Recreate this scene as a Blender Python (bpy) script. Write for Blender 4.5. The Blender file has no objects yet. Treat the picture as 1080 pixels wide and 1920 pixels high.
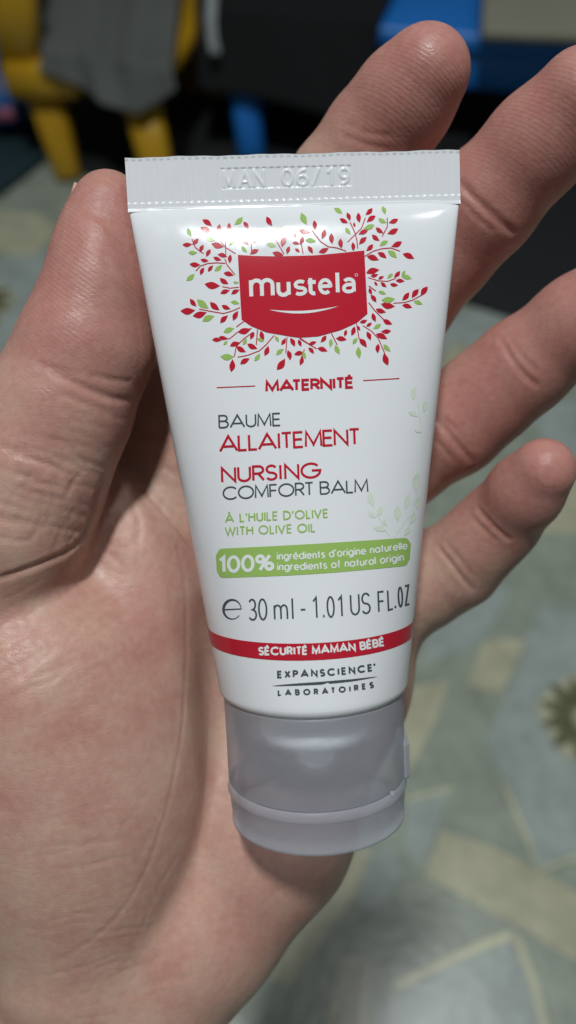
import bpy, math, random
import numpy as np
from mathutils import Vector, Matrix
from mathutils.bvhtree import BVHTree

random.seed(7)
rng = np.random.default_rng(7)
scene = bpy.context.scene
col = scene.collection

# ------------------------------------------------------------------ camera, light, exposure
F = 1600.0                      # focal length in pixels of the 1080x1920 photograph
H = 0.72                        # height of the camera over the floor
PITCH = math.radians(52)
RIGHT = np.array([1.0, 0.0, 0.0])
UP = np.array([0.0, math.sin(PITCH), math.cos(PITCH)])
FWD = np.array([0.0, math.cos(PITCH), -math.sin(PITCH)])
CAM = np.array([0.0, 0.0, H])

cd = bpy.data.cameras.new('camera')
cam = bpy.data.objects.new('camera', cd)
col.objects.link(cam)
cam.matrix_world = Matrix(((RIGHT[0], UP[0], -FWD[0], CAM[0]),
                           (RIGHT[1], UP[1], -FWD[1], CAM[1]),
                           (RIGHT[2], UP[2], -FWD[2], CAM[2]),
                           (0, 0, 0, 1)))
cd.sensor_fit = 'VERTICAL'
cd.lens = 4.2
cd.sensor_height = 4.2 * 1920.0 / F
cd.sensor_width = cd.sensor_height * 1080 / 1920
cd.clip_start = 0.01
cd.clip_end = 50
cd.dof.use_dof = True
cd.dof.focus_distance = 0.1165
cd.dof.aperture_fstop = 4.2 / 2.2
scene.camera = cam

world = bpy.data.worlds.new('World')
scene.world = world
world.use_nodes = True
bg = world.node_tree.nodes['Background']
bg.inputs['Color'].default_value = (0.80, 0.95, 1.0, 1)
bg.inputs['Strength'].default_value = 0.06

for lx, ly, power, turn in ((-0.13, -0.02, 26.0, 70), (0.46, 0.38, 4.5, 70)):   # the ceiling lamps of the room
    ld = bpy.data.lights.new('ceiling_tube_light', 'AREA')
    ld.shape = 'RECTANGLE'
    ld.size = 0.17
    ld.size_y = 0.13
    ld.energy = power
    ld.color = (0.97, 1.0, 1.0)
    lamp = bpy.data.objects.new('ceiling_tube_light', ld)
    lamp.location = (lx, ly, 2.45)
    lamp.rotation_euler = (0, 0, math.radians(turn))
    col.objects.link(lamp)

vs = scene.view_settings
vs.view_transform = 'Standard'
vs.look = 'None'
vs.exposure = 0.0
vs.gamma = 1.0
scene.cycles.use_denoising = True
scene.cycles.max_bounces = 7
scene.cycles.diffuse_bounces = 3
scene.cycles.transmission_bounces = 7
scene.cycles.use_adaptive_sampling = True
scene.cycles.adaptive_threshold = 0.03
scene.cycles.transparent_max_bounces = 12

# ------------------------------------------------------------------ helpers
def at(px, py, d):
    """photograph pixel at depth d (mm) -> point in the camera frame (mm)"""
    return np.array([(px - 540.0) / F * d, (960.0 - py) / F * d, -d])

def to_world(p):
    """camera frame (mm) -> world (m)"""
    p = np.asarray(p, dtype=float) * 0.001
    return CAM + p[..., 0:1] * RIGHT + p[..., 1:2] * UP - p[..., 2:3] * FWD

def on_plane(px, py, z=0.0):
    """photograph pixel -> world point on the horizontal plane at height z"""
    v = (px - 540.0) / F * RIGHT + (960.0 - py) / F * UP + FWD
    t = (z - H) / v[2]
    return CAM + t * v

def mesh_from(name, verts, faces, mat=None, smooth=True):
    me = bpy.data.meshes.new(name)
    me.from_pydata([tuple(v) for v in verts], [], [tuple(int(i) for i in f) for f in faces])
    me.update()
    if smooth:
        me.polygons.foreach_set('use_smooth', [True] * len(me.polygons))
    if mat is not None:
        me.materials.append(mat)
    return me

def link(name, me, parent=None, loc=None):
    o = bpy.data.objects.new(name, me)
    col.objects.link(o)
    if parent is not None:
        o.parent = parent
    if loc is not None:
        o.location = loc
    return o

def empty(name, loc):
    o = bpy.data.objects.new(name, None)
    o.empty_display_size = 0.02
    col.objects.link(o)
    o.location = loc
    return o

def tag(o, label=None, cat=None, kind=None, group=None):
    if label: o['label'] = label
    if cat: o['category'] = cat
    if kind: o['kind'] = kind
    if group: o['group'] = group
    return o

class N:
    """small helper around a node tree"""
    def __init__(self, name):
        self.m = bpy.data.materials.new(name)
        self.m.use_nodes = True
        self.t = self.m.node_tree
        self.b = self.t.nodes['Principled BSDF']
        self.out = self.t.nodes['Material Output']
    def n(self, typ, **kw):
        nd = self.t.nodes.new(typ)
        for k, v in kw.items():
            if k in nd.inputs.keys():
                nd.inputs[k].default_value = v
            else:
                setattr(nd, k, v)
        return nd
    def l(self, a, b):
        self.t.links.new(a, b)
    def obj_coord(self, scale=1000.0):
        tc = self.n('ShaderNodeTexCoord')
        mp = self.n('ShaderNodeMapping')
        mp.inputs['Scale'].default_value = (scale, scale, scale) if np.isscalar(scale) else scale
        self.l(tc.outputs['Object'], mp.inputs['Vector'])
        return mp.outputs['Vector']
    def noise(self, vec, scale, detail=3.0, rough=0.5):
        nd = self.n('ShaderNodeTexNoise')
        nd.inputs['Scale'].default_value = scale
        nd.inputs['Detail'].default_value = detail
        nd.inputs['Roughness'].default_value = rough
        self.l(vec, nd.inputs['Vector'])
        return nd
    def ramp(self, fac, stops):
        nd = self.n('ShaderNodeValToRGB')
        cr = nd.color_ramp
        while len(cr.elements) < len(stops):
            cr.elements.new(0.5)
        for e, (p, c) in zip(cr.elements, stops):
            e.position = p
            e.color = (c[0], c[1], c[2], 1) if not np.isscalar(c) else (c, c, c, 1)
        self.l(fac, nd.inputs['Fac'])
        return nd
    def mix(self, fac, a, b, mode='MIX'):
        nd = self.n('ShaderNodeMix', data_type='RGBA', blend_type=mode)
        for s, v in ((0, fac), (6, a), (7, b)):
            if hasattr(v, 'is_output'):
                self.l(v, nd.inputs[s])
            elif s == 0:
                nd.inputs[0].default_value = v
            else:
                nd.inputs[s].default_value = (v[0], v[1], v[2], 1)
        return nd.outputs[2]
    def math(self, op, a, b=0.0):
        nd = self.n('ShaderNodeMath', operation=op)
        for i, v in enumerate((a, b)):
            if hasattr(v, 'is_output'):
                self.l(v, nd.inputs[i])
            else:
                nd.inputs[i].default_value = v
        return nd.outputs[0]
    def bump(self, height, strength, dist, prev=None):
        nd = self.n('ShaderNodeBump')
        nd.inputs['Strength'].default_value = strength
        nd.inputs['Distance'].default_value = dist
        self.l(height, nd.inputs['Height'])
        if prev is not None:
            self.l(prev, nd.inputs['Normal'])
        return nd.outputs['Normal']
    def set(self, **kw):
        for k, v in kw.items():
            k = k.replace('_', ' ')
            if isinstance(v, tuple) and len(v) == 3 and self.b.inputs[k].type == 'RGBA':
                v = (*v, 1)
            self.b.inputs[k].default_value = v

def plain(name, color, rough=0.4, var=0.06, scale=0.4, bump=0.0, bscale=1.0, coord=1000.0, **kw):
    """a plain material with slight procedural colour drift and fine relief"""
    m = N(name)
    v = m.obj_coord(coord)
    nz = m.noise(v, scale, 4)
    a = tuple(c * (1 - var) for c in color)
    b = tuple(min(1, c * (1 + var)) for c in color)
    m.l(m.mix(nz.outputs['Fac'], a, b), m.b.inputs['Base Color'])
    m.set(Roughness=rough, **kw)
    if bump:
        n2 = m.noise(v, bscale, 3)
        m.l(m.bump(n2.outputs['Fac'], bump, 0.0002 if coord == 1000.0 else 0.003), m.b.inputs['Normal'])
    return m.m
# ------------------------------------------------------------------ the floor: printed vinyl sheet
def vinyl(name, color, var=0.20):
    color = tuple(min(0.75, c * 1.6) for c in color)
    m = N(name)
    v = m.obj_coord(1.0)
    n1 = m.noise(v, 24, 5, 0.65)
    n2 = m.noise(v, 70, 3, 0.6)
    f = m.math('MULTIPLY_ADD', n1.outputs['Fac'], 0.7)
    m.t.nodes[-1].inputs[2].default_value = 0.0
    mx = m.math('ADD', f, m.math('MULTIPLY', n2.outputs['Fac'], 0.3))
    r = m.ramp(mx, [(0.25, tuple(c * (1 - var * 2) for c in color)), (0.75, tuple(c * (1 + var) for c in color))])
    m.l(r.outputs['Color'], m.b.inputs['Base Color'])
    m.set(Roughness=0.26)
    vo = m.n('ShaderNodeTexVoronoi'); vo.inputs['Scale'].default_value = 130
    m.l(v, vo.inputs['Vector'])
    nb = m.noise(v, 40, 2)
    h = m.math('ADD', vo.outputs['Distance'], m.math('MULTIPLY', nb.outputs['Fac'], 1.6))
    m.l(m.bump(h, 0.045, 0.003), m.b.inputs['Normal'])
    return m.m

M_floor = vinyl('vinyl_sage', (0.222, 0.250, 0.205))
M_khaki = vinyl('vinyl_khaki', (0.335, 0.33, 0.235))
M_blue = vinyl('vinyl_blue_grey', (0.248, 0.285, 0.268))
M_pale = vinyl('vinyl_pale_line', (0.42, 0.42, 0.29))
M_petal = vinyl('vinyl_olive', (0.105, 0.108, 0.058))
M_eye = vinyl('vinyl_grey_eye', (0.30, 0.34, 0.31))

g = 6.0
xs = np.linspace(-g, g, 13)
fv = [(x, y, 0.0) for y in xs for x in xs]
ff = [(j * 13 + i, j * 13 + i + 1, (j + 1) * 13 + i + 1, (j + 1) * 13 + i) for j in range(12) for i in range(12)]
floor = link('floor', mesh_from('floor', fv, ff, M_floor, False))
tag(floor, 'sage green vinyl floor printed with khaki bands and daisies', kind='structure')

def floor_print(name, pix, mat, lift):
    pts = [on_plane(x, y, lift) for x, y in pix]
    o = link(name, mesh_from(name, pts, [range(len(pts))], mat, False), floor)
    return o

def floor_strip(name, pix, w, mat, lift):
    pts = np.array([on_plane(x, y, lift) for x, y in pix])
    d = np.gradient(pts, axis=0)
    n = np.stack([-d[:, 1], d[:, 0]], 1)
    n /= np.linalg.norm(n, axis=1)[:, None]
    a = pts.copy(); b = pts.copy()
    a[:, :2] += n * w / 2; b[:, :2] -= n * w / 2
    k = len(pts)
    fs = [(i, i + 1, k + i + 1, k + i) for i in range(k - 1)]
    return link(name, mesh_from(name, np.vstack([a, b]), fs, mat, False), floor)

for pix in ([(911, 1387), (969, 1511), (1009, 1627), (1180, 1560), (1250, 1150), (1010, 1140), (960, 1280)],
            [(791, 1249), (907, 1200), (960, 1110), (930, 1080), (830, 1150), (800, 1190)],
            [(760, 1507), (844, 1480), (813, 1569), (790, 1622), (760, 1600)],
            [(815, 1822), (969, 1751), (1013, 1893), (1030, 1960), (870, 2010), (700, 1900)],
            [(690, 1600), (735, 1580), (752, 1640), (700, 1720), (672, 1700)],
            [(15, 480), (80, 465), (120, 560), (60, 680), (-60, 740), (-140, 560)],
            [(840, 600), (940, 560), (1010, 640), (900, 720), (800, 700)],
            [(990, 770), (1110, 740), (1130, 860), (1060, 900)],
            [(280, 560), (330, 600), (330, 760), (250, 760)]):
    floor_print('printed_panel', pix, M_blue, 0.0006)
for pix in ([(827, 1556), (796, 1644), (978, 1742), (1100, 1812), (1240, 1830), (1240, 1745), (1080, 1671), (929, 1591)],
            [(760, 1290), (844, 1276), (818, 1347), (778, 1431), (740, 1470), (700, 1440)],
            [(633, 1609), (698, 1587), (667, 1680), (600, 1765), (540, 1850), (500, 1830), (560, 1700)],
            [(907, 1200), (987, 1200), (938, 1302), (875, 1284)],
            [(-40, 395), (70, 400), (110, 430), (60, 480), (-60, 470)],
            [(850, 640), (900, 660), (860, 720), (810, 700)],
            [(270, 640), (320, 600), (300, 700), (250, 740)],
            [(960, 860), (1010, 900), (980, 1000), (1100, 1000), (1110, 900)],
            [(640, 1790), (700, 1800), (690, 1950), (600, 1950)]):
    floor_print('printed_band', pix, M_khaki, 0.0012)
floor_strip('printed_line', [(740, 1850), (815, 1814), (900, 1775), (962, 1752)], 0.006, M_pale, 0.0018)
floor_strip('printed_line', [(966, 1756), (1000, 1840), (1013, 1893), (1040, 1990)], 0.006, M_pale, 0.0018)
floor_strip('printed_line', [(760, 1500), (848, 1478)], 0.003, M_pale, 0.0018)
floor_strip('printed_line', [(945, 1470), (985, 1560), (1010, 1632), (1100, 1600)], 0.003, M_pale, 0.0018)

def daisy(px, py, rad, n, turn):
    c = on_plane(px, py, 0.002)
    o = link('printed_daisy', mesh_from('daisy_disc', [(rad * .92 * math.cos(t) * (1 + .06 * math.sin(5 * t)), rad * .92 * math.sin(t) * (1 + .06 * math.sin(5 * t)), 0)
             for t in np.linspace(0, 2 * math.pi, 41)[:-1]], [range(40)], M_khaki, False), floor, tuple(c))
    for k in range(n):
        a = turn + 2 * math.pi * k / n
        L, W = rad * random.uniform(0.92, 1.04), rad * 0.15
        ts = np.linspace(0, 1, 9)
        up = [(rad * .22 + (L - rad * .22) * t, W * (math.sin(math.pi * t ** 0.85)) ** 0.95 + 0.0002) for t in ts]
        pts = up + [(x, -y) for x, y in up[::-1]]
        ca, sa = math.cos(a), math.sin(a)
        link('petal', mesh_from('petal', [(x * ca - y * sa, x * sa + y * ca, 0.0006) for x, y in pts], [range(len(pts))], M_petal, False), o)
    link('flower_eye', mesh_from('flower_eye', [(rad * .20 * math.cos(t), rad * .20 * math.sin(t), 0.0012) for t in np.linspace(0, 2 * math.pi, 25)[:-1]],
         [range(24)], M_eye, False), o)
daisy(1100, 1348, 0.045, 12, 0.12)
daisy(-42, 570, 0.050, 12, 0.2)
# ------------------------------------------------------------------ the balm tube
P0 = at(547.5, 290, 117.0)            # middle of the top edge of the crimp
P1 = at(597, 1530, 129.0)             # middle of the underside of the cap
LEN = float(np.linalg.norm(P1 - P0))
AX = (P1 - P0) / LEN                  # down the tube
RX = np.array([1.0, 0.0, 0.0]) - AX * AX[0]
RX /= np.linalg.norm(RX)
NZ = np.cross(AX, RX)                 # towards the camera
if NZ[2] < 0: NZ = -NZ

def tube_pt(u, v, w):
    """tube frame (mm): u to the right, v down the tube, w towards the camera"""
    u = np.asarray(u, float); v = np.asarray(v, float); w = np.asarray(w, float)
    return P0 + u[..., None] * RX + v[..., None] * AX + w[..., None] * NZ

def to_px(p):
    p = np.asarray(p, float)
    return np.stack([540 + F * p[..., 0] / -p[..., 2], 960 - F * p[..., 1] / -p[..., 2]], -1)

def v_for_row(py, w, lo=0.0, hi=110.0):
    """v whose front point (u=0, offset w) falls on picture row py"""
    for _ in range(50):
        mid = (lo + hi) / 2
        if to_px(tube_pt(0, mid, w))[1] < py: lo = mid
        else: hi = mid
    return (lo + hi) / 2

V_CR = v_for_row(386, 0.8)            # crimp ends, body starts
V_SH = v_for_row(1330, 13.0)          # body ends at the shoulder
V_CAP = v_for_row(1349, 13.2)         # cap starts
R_B = 13.92
HALF_TOP = 22.75

def shear(u, v):
    return v + u * math.tan(math.radians(1.1)) * np.clip(1 - v / 60.0, 0, 1)

def half_w(v):
    t = np.clip((v - V_CR) / (V_SH - V_CR), 0, 1)
    return HALF_TOP + (R_B - HALF_TOP) * t

def half_d(v):
    t = np.clip((v - V_CR) / (V_SH - V_CR), 0, 1)
    return 0.62 + 1.25 * (1 - np.exp(-t / 0.032)) + (R_B - 1.87) * t

M_white = N('white_plastic')
_v = M_white.obj_coord(1000.0)
M_white.set(Base_Color=(0.80, 0.82, 0.845), Roughness=0.10, Specular_IOR_Level=0.38)
_n = M_white.noise(_v, 0.11, 2)
M_white.l(M_white.bump(_n.outputs['Fac'], 0.10, 0.0010), M_white.b.inputs['Normal'])
_r = M_white.noise(_v, 0.16, 4, 0.65)
M_white.l(M_white.ramp(_r.outputs['Fac'], [(0.35, 0.08), (0.7, 0.22)]).outputs['Color'], M_white.b.inputs['Roughness'])
M_white = M_white.m
M_red = plain('red_ink', (0.52, 0.018, 0.038), 0.13, 0.05, 2.0, Specular_IOR_Level=0.30)
M_green = plain('green_ink', (0.33, 0.52, 0.13), 0.13, 0.05, 2.0, Specular_IOR_Level=0.30)
M_pgreen = plain('pale_green_ink', (0.70, 0.775, 0.66), 0.13, 0.05, 2.0, Specular_IOR_Level=0.30)
M_grey = plain('grey_ink', (0.075, 0.090, 0.105), 0.13, 0.08, 2.0, Specular_IOR_Level=0.30)
M_wink = plain('white_ink', (0.80, 0.83, 0.83), 0.13, 0.02, 2.0, Specular_IOR_Level=0.30)

tube_origin = to_world(P1)
tube = empty('balm_tube', tuple(tube_origin))
tag(tube, 'white squeeze tube with red badge and frosted cap held in the hand', 'tube')

def tube_mesh(name, pts_cam, faces, mat, parent=None, smooth=True):
    w = to_world(np.asarray(pts_cam)) - tube_origin
    return link(name, mesh_from(name, w, faces, mat, smooth), parent or tube)

def section(a, b, v):
    """cross-section: nearly a flat slab at the crimp, a circle at the shoulder"""
    t = min(1.0, max(0.0, (v - V_CR) / (V_SH - V_CR)))
    e = 2.0 / (2.0 + 3.0 * (1 - t) ** 4)
    c, s = np.cos(ang), np.sin(ang)
    return a * np.sign(c) * np.abs(c) ** e, b * np.sign(s) * np.abs(s) ** e

# body: flattened at the crimp, round at the shoulder
NS, NV = 220, 150
ang = np.linspace(0, 2 * np.pi, NS, endpoint=False)
rows = []
for v in np.concatenate([np.linspace(V_CR - 0.3, V_CR + 9, 60, endpoint=False), np.linspace(V_CR + 9, V_SH, NV - 50)]):
    rows.append((v, float(half_w(v)), float(half_d(v))))
for k in range(1, 13):                # rolled shoulder
    a = k / 12 * math.pi / 2
    r = R_B - 1.5 * (1 - math.cos(a))
    rows.append((V_SH + 1.5 * math.sin(a), r, r))
rows.append((V_SH + 1.6, 6.0, 6.0))
bv = []
for v, a, b in rows:
    u, w = section(a, b, v)
    bv.append(tube_pt(u, shear(u, np.full_like(u, v)), w))
bv = np.concatenate(bv)
nr = len(rows)
bf = [(i * NS + j, i * NS + (j + 1) % NS, (i + 1) * NS + (j + 1) % NS, (i + 1) * NS + j) for i in range(nr - 1) for j in range(NS)]
bf.append(tuple(range(NS))[::-1])
body = tube_mesh('body', bv, bf, M_white)
BVH = BVHTree.FromPolygons([tuple(p) for p in bv], bf)

def drape(px, off):
    """picture points -> points on the front of the tube body, off mm above it"""
    out = []
    for x, y in px:
        d = at(x, y, 1.0); d /= np.linalg.norm(d)
        hit, nrm, _, _ = BVH.ray_cast(Vector((0, 0, 0)), Vector(d))
        if hit is None:
            hit, nrm, _, _ = BVH.find_nearest(Vector(d * 122.0))
        if nrm.dot(Vector(d)) > 0: nrm = -nrm
        out.append(np.array(hit) + np.array(nrm) * off)
    return out

# crimp: a heat-sealed flat strip with upright ribs and a pressed date panel
def seg_dist(P, a, b):
    a = np.array(a); b = np.array(b)
    ab = b - a
    t = np.clip(((P - a) @ ab) / max(1e-9, ab @ ab), 0, 1)
    return np.linalg.norm(P - a - t[..., None] * ab, axis=-1)
# ------------------------------------------------------------------ a drawn alphabet for the printing (strokes in a box of cap height 1)
def arc(cx, cy, rx, ry, a0, a1, n=14):
    return [(cx + rx * math.cos(math.radians(t)), cy + ry * math.sin(math.radians(t))) for t in np.linspace(a0, a1, n)]
ACUTE = lambda x: [(x - .06, 1.13), (x + .13, 1.30)]
GL = {
 'A': (.94, [[(0, 0), (.47, 1), (.94, 0)], [(.17, .30), (.77, .30)]]),
 'B': (.60, [[(0, 0), (0, 1), (.30, 1)] + arc(.30, .765, .24, .235, 90, -90, 10) + [(0, .53)], [(.30, .53)] + arc(.32, .265, .28, .265, 90, -90, 10) + [(0, 0)]]),
 'C': (.90, [arc(.5, .5, .5, .5, 42, 318, 22)]),
 'D': (.74, [[(0, 0), (0, 1), (.26, 1)] + arc(.26, .5, .48, .5, 90, -90, 16) + [(0, 0)]]),
 'E': (.48, [[(.48, 1), (0, 1), (0, 0), (.48, 0)], [(0, .52), (.44, .52)]]),
 'F': (.46, [[(.46, 1), (0, 1), (0, 0)], [(0, .52), (.42, .52)]]),
 'G': (1.0, [arc(.5, .5, .5, .5, 42, 360, 24) + [(.55, .5)]]),
 'H': (.66, [[(0, 0), (0, 1)], [(.66, 0), (.66, 1)], [(0, .53), (.66, .53)]]),
 'I': (.0, [[(0, 0), (0, 1)]]),
 'L': (.42, [[(0, 1), (0, 0), (.42, 0)]]),
 'M': (.86, [[(0, 0), (.04, 1), (.43, .12), (.82, 1), (.86, 0)]]),
 'N': (.70, [[(0, 0), (0, 1), (.70, 0), (.70, 1)]]),
 'O': (1.0, [arc(.5, .5, .5, .5, 0, 360, 29)]),
 'P': (.54, [[(0, 0), (0, 1), (.27, 1)] + arc(.27, .74, .27, .26, 90, -90, 10) + [(0, .48)]]),
 'R': (.56, [[(0, 0), (0, 1), (.27, 1)] + arc(.27, .74, .27, .26, 90, -90, 10) + [(0, .48)], [(.26, .48), (.56, 0)]]),
 'S': (.52, [arc(.26, .745, .25, .255, 25, 270, 14) + arc(.26, .245, .26, .245, 90, -155, 14)[1:]]),
 'T': (.52, [[(0, 1), (.52, 1)], [(.26, 0), (.26, 1)]]),
 'U': (.62, [[(0, 1)] + arc(.31, .31, .31, .31, 180, 360, 14) + [(.62, 1)]]),
 'V': (.78, [[(0, 1), (.39, 0), (.78, 1)]]),
 'W': (1.12, [[(0, 1), (.28, 0), (.56, .92), (.84, 0), (1.12, 1)]]),
 'X': (.62, [[(0, 0), (.62, 1)], [(0, 1), (.62, 0)]]),
 'Z': (.50, [[(0, 1), (.50, 1), (0, 0), (.50, 0)]]),
 "'": (.06, [[(.05, 1), (.02, .74)]]),
 ' ': (.22, []), '-': (.40, [[(0, .42), (.40, .42)]]), '.': (.02, [[(0, 0), (0, .12)]]), '/': (.5, [[(.05, -.02), (.45, 1.02)]]),
 '0': (.60, [arc(.30, .5, .30, .5, 0, 360, 25)]),
 '1': (.26, [[(0, .80), (.22, 1), (.22, 0)]]),
 '3': (.50, [arc(.24, .75, .22, .25, 150, -90, 12) + arc(.24, .25, .26, .25, 90, -150, 12)[1:]]),
 '6': (.54, [arc(.27, .30, .27, .30, 0, 360, 20), [(.42, 1)] + arc(.36, .45, .36, .5, 110, 190, 6)]),
 '9': (.54, [arc(.27, .70, .27, .30, 0, 360, 20), [(.12, 0)] + arc(.18, .55, .36, .5, -70, 10, 6)]),
 '%': (.92, [arc(.20, .76, .20, .22, 0, 360, 17), arc(.72, .24, .20, .22, 0, 360, 17), [(.16, 0), (.76, 1)]]),
 'i': (.0, [[(0, 0), (0, .68)], [(0, .86), (0, 1.0)]]),
 'n': (.46, [[(0, 0), (0, .68)], [(0, .38)] + arc(.23, .44, .23, .24, 175, 0, 9) + [(.46, 0)]]),
 'r': (.26, [[(0, 0), (0, .68)], [(0, .38)] + arc(.22, .42, .22, .26, 175, 70, 6)]),
 'g': (.60, [arc(.30, .34, .30, .34, 0, 360, 21), [(.60, .68), (.60, .0)] + arc(.30, -.02, .30, .24, 0, -150, 10)]),
 'e': (.60, [[(.02, .34), (.59, .34)] + arc(.30, .34, .30, .34, 2, 318, 19)]),
 'd': (.60, [arc(.30, .34, .30, .34, 0, 360, 21), [(.60, 1), (.60, 0)]]),
 'a': (.60, [arc(.30, .34, .30, .34, 0, 360, 21), [(.60, .68), (.60, 0)]]),
 'o': (.62, [arc(.31, .34, .31, .34, 0, 360, 21)]),
 't': (.30, [[(.14, .95), (.14, 0)], [(0, .68), (.30, .68)]]),
 'f': (.30, [[(.12, 0), (.12, .80)] + arc(.28, .80, .16, .20, 180, 90, 5), [(0, .66), (.28, .66)]]),
 'l': (.0, [[(0, 0), (0, 1)]]),
 's': (.40, [arc(.20, .51, .18, .17, 25, 270, 11) + arc(.20, .17, .20, .17, 90, -155, 11)[1:]]),
 'u': (.46, [[(0, .68)] + arc(.23, .24, .23, .24, 180, 360, 10) + [(.46, .68)], [(.46, .5), (.46, 0)]]),
 'm': (.78, [[(0, 0), (0, .68)], [(0, .40)] + arc(.195, .46, .195, .22, 175, 0, 8) + [(.39, 0)], [(.39, .40)] + arc(.585, .46, .195, .22, 175, 0, 8) + [(.78, 0)]]),
}
GL['É'] = (GL['E'][0], GL['E'][1] + [ACUTE(.2)])
GL['é'] = (GL['e'][0], GL['e'][1] + [[(.25, .80), (.42, .98)]])
GL['À'] = (GL['A'][0], GL['A'][1] + [[(.36, 1.28), (.54, 1.12)]])

def resample(pts, step):
    out = [pts[0]]
    for p, q in zip(pts[:-1], pts[1:]):
        d = math.dist(p, q)
        k = max(1, int(math.ceil(d / step)))
        for i in range(1, k + 1):
            out.append((p[0] + (q[0] - p[0]) * i / k, p[1] + (q[1] - p[1]) * i / k))
    return out

KERN = {'AT': -.17, 'TE': .02, 'LA': -.02, 'LL': .02, 'AL': -.03, 'RT': -.04, 'AU': -.02, 'AI': .04, 'IV': -.05, 'LI': .0, 'IT': .03, 'EM': .03, 'RI': .03, 'NI': .06, 'SI': .05, 'IN': .08, 'OL': .02, 'RS': -.02}

class Ink:
    """collects flat shapes in picture space and lays them on the tube as one mesh"""
    def __init__(self, base=0.05):
        self.v = []; self.f = []; self.base = base; self.k = 0
    def _lay(self, px, off):
        i0 = len(self.v)
        self.v += drape(px, off)
        return i0
    def stroke(self, pts, w, taper=None):
        pts = [np.array(p, float) for p in pts]
        pts = [pts[0]] + [q for p, q in zip(pts[:-1], pts[1:]) if np.linalg.norm(q - p) > 1e-4]
        if len(pts) < 2: return
        closed = np.linalg.norm(pts[0] - pts[-1]) < 0.05
        L, R = [], []
        n = len(pts)
        ws = np.full(n, float(w)) if taper is None else np.array([w * taper(i / (n - 1)) for i in range(n)])
        for i in range(n):
            if closed and i in (0, n - 1): a = pts[1] - pts[0]; b = pts[-1] - pts[-2]
            else:
                a = pts[min(i + 1, n - 1)] - pts[min(i, n - 2)]
                b = pts[max(i, 1)] - pts[max(i - 1, 0)]
            a = a / np.linalg.norm(a); b = b / np.linalg.norm(b)
            t = a + b
            if np.linalg.norm(t) < 1e-3: t = a
            t /= np.linalg.norm(t)
            nn = np.array([-t[1], t[0]])
            c = max(0.42, float(nn @ np.array([-a[1], a[0]])))
            L.append(pts[i] + nn * ws[i] / 2 / c); R.append(pts[i] - nn * ws[i] / 2 / c)
        self.k += 1
        off = self.base + 0.006 * (self.k % 4)
        # subdivide long spans so that they follow the curved wall
        LL, RR = [L[0]], [R[0]]
        for i in range(n - 1):
            m = max(1, int(math.ceil(np.linalg.norm(pts[i + 1] - pts[i]) / 5.0)))
            for j in range(1, m + 1):
                LL.append(L[i] + (L[i + 1] - L[i]) * j / m); RR.append(R[i] + (R[i + 1] - R[i]) * j / m)
        m = len(LL)
        i0 = self._lay(LL + RR, off)
        self.f += [(i0 + i, i0 + i + 1, i0 + m + i + 1, i0 + m + i) for i in range(m - 1)]
    def grid(self, top, bot, rows=4, off=None):
        """region between two polylines with the same number of points"""
        m = len(top)
        px = []
        for r in range(rows + 1):
            t = r / rows
            px += [(a[0] + (b[0] - a[0]) * t, a[1] + (b[1] - a[1]) * t) for a, b in zip(top, bot)]
        i0 = self._lay(px, self.base if off is None else off)
        for r in range(rows):
            self.f += [(i0 + r * m + i, i0 + r * m + i + 1, i0 + (r + 1) * m + i + 1, i0 + (r + 1) * m + i) for i in range(m - 1)]
    def leaf(self, p, q, fat=0.40):
        """a pointed leaf from base p to tip q"""
        p = np.array(p, float); q = np.array(q, float)
        d = q - p; L = np.linalg.norm(d); d /= L; nn = np.array([-d[1], d[0]])
        ts = np.linspace(0, 1, 8)
        prof = np.sin(math.pi * ts ** 0.9) ** 1.15 * L * fat / 2
        bend = (ts * (1 - ts)) * L * 0.18 * random.choice((-1, 1))
        A = [p + d * L * t + nn * (w + b) for t, w, b in zip(ts, prof, bend)]
        B = [p + d * L * t + nn * (-w + b) for t, w, b in zip(ts, prof, bend)]
        self.k += 1
        self.grid(A, B, 1, self.base + 0.005 * (self.k % 5))
    def glyph(self, ch, box, w, fn):
        """glyph ch: box = (x0, x1, height) in text units, fn maps text units to pixels"""
        adv, strokes = GL[ch]
        x0, x1, h = box
        for s in strokes:
            sx = (x1 - x0) / adv if adv > 0 else 0
            pts = [fn(x0 + (x * sx if adv > 0 else x * h), y * h) for x, y in s]
            self.stroke(pts, w)
    def text(self, s, base, h, w, gap=0.16, hs=None):
        """s along the baseline polyline base (pixels), cap height h, stroke width w (pixels)"""
        base = np.array(base, float)
        seg = np.linalg.norm(np.diff(base, axis=0), axis=1)
        cum = np.concatenate([[0], np.cumsum(seg)])
        total = cum[-1] - w
        adv = [GL[c][0] * h for c in s]
        n_gap = len(s) - 1
        kern = [KERN.get(a + b, 0.0) * h for a, b in zip(s, s[1:])] + [0.0]
        natural = sum(adv) + n_gap * gap * h + n_gap * w * 0.6 + sum(kern)
        k = total / natural
        def fn(x, y):
            x = min(max(x + w / 2, 0), cum[-1])
            i = min(np.searchsorted(cum, x, 'right') - 1, len(seg) - 1)
            t = (x - cum[i]) / seg[i]
            p = base[i] + (base[i + 1] - base[i]) * t
            # smooth direction of the baseline
            g = (base[-1] - base[0]) / np.linalg.norm(base[-1] - base[0])
            d = (base[i + 1] - base[i]) / seg[i]
            d = d * 0.6 + g * 0.4; d /= np.linalg.norm(d)
            up = np.array([d[1], -d[0]])
            up = up * 0.7 + np.array([0.0, -1.0]) * 0.3
            return p + up * (y + w / 2 if False else y)
        x = 0.0
        hh = h - w
        for c, a, kr in zip(s, adv, kern):
            def f2(xx, yy):
                p = fn(xx, yy + w / 2)
                return p
            self.glyph(c, (x, x + a * k, hh), w, f2)
            x += (a + gap * h + w * 0.6 + kr) * k
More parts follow.
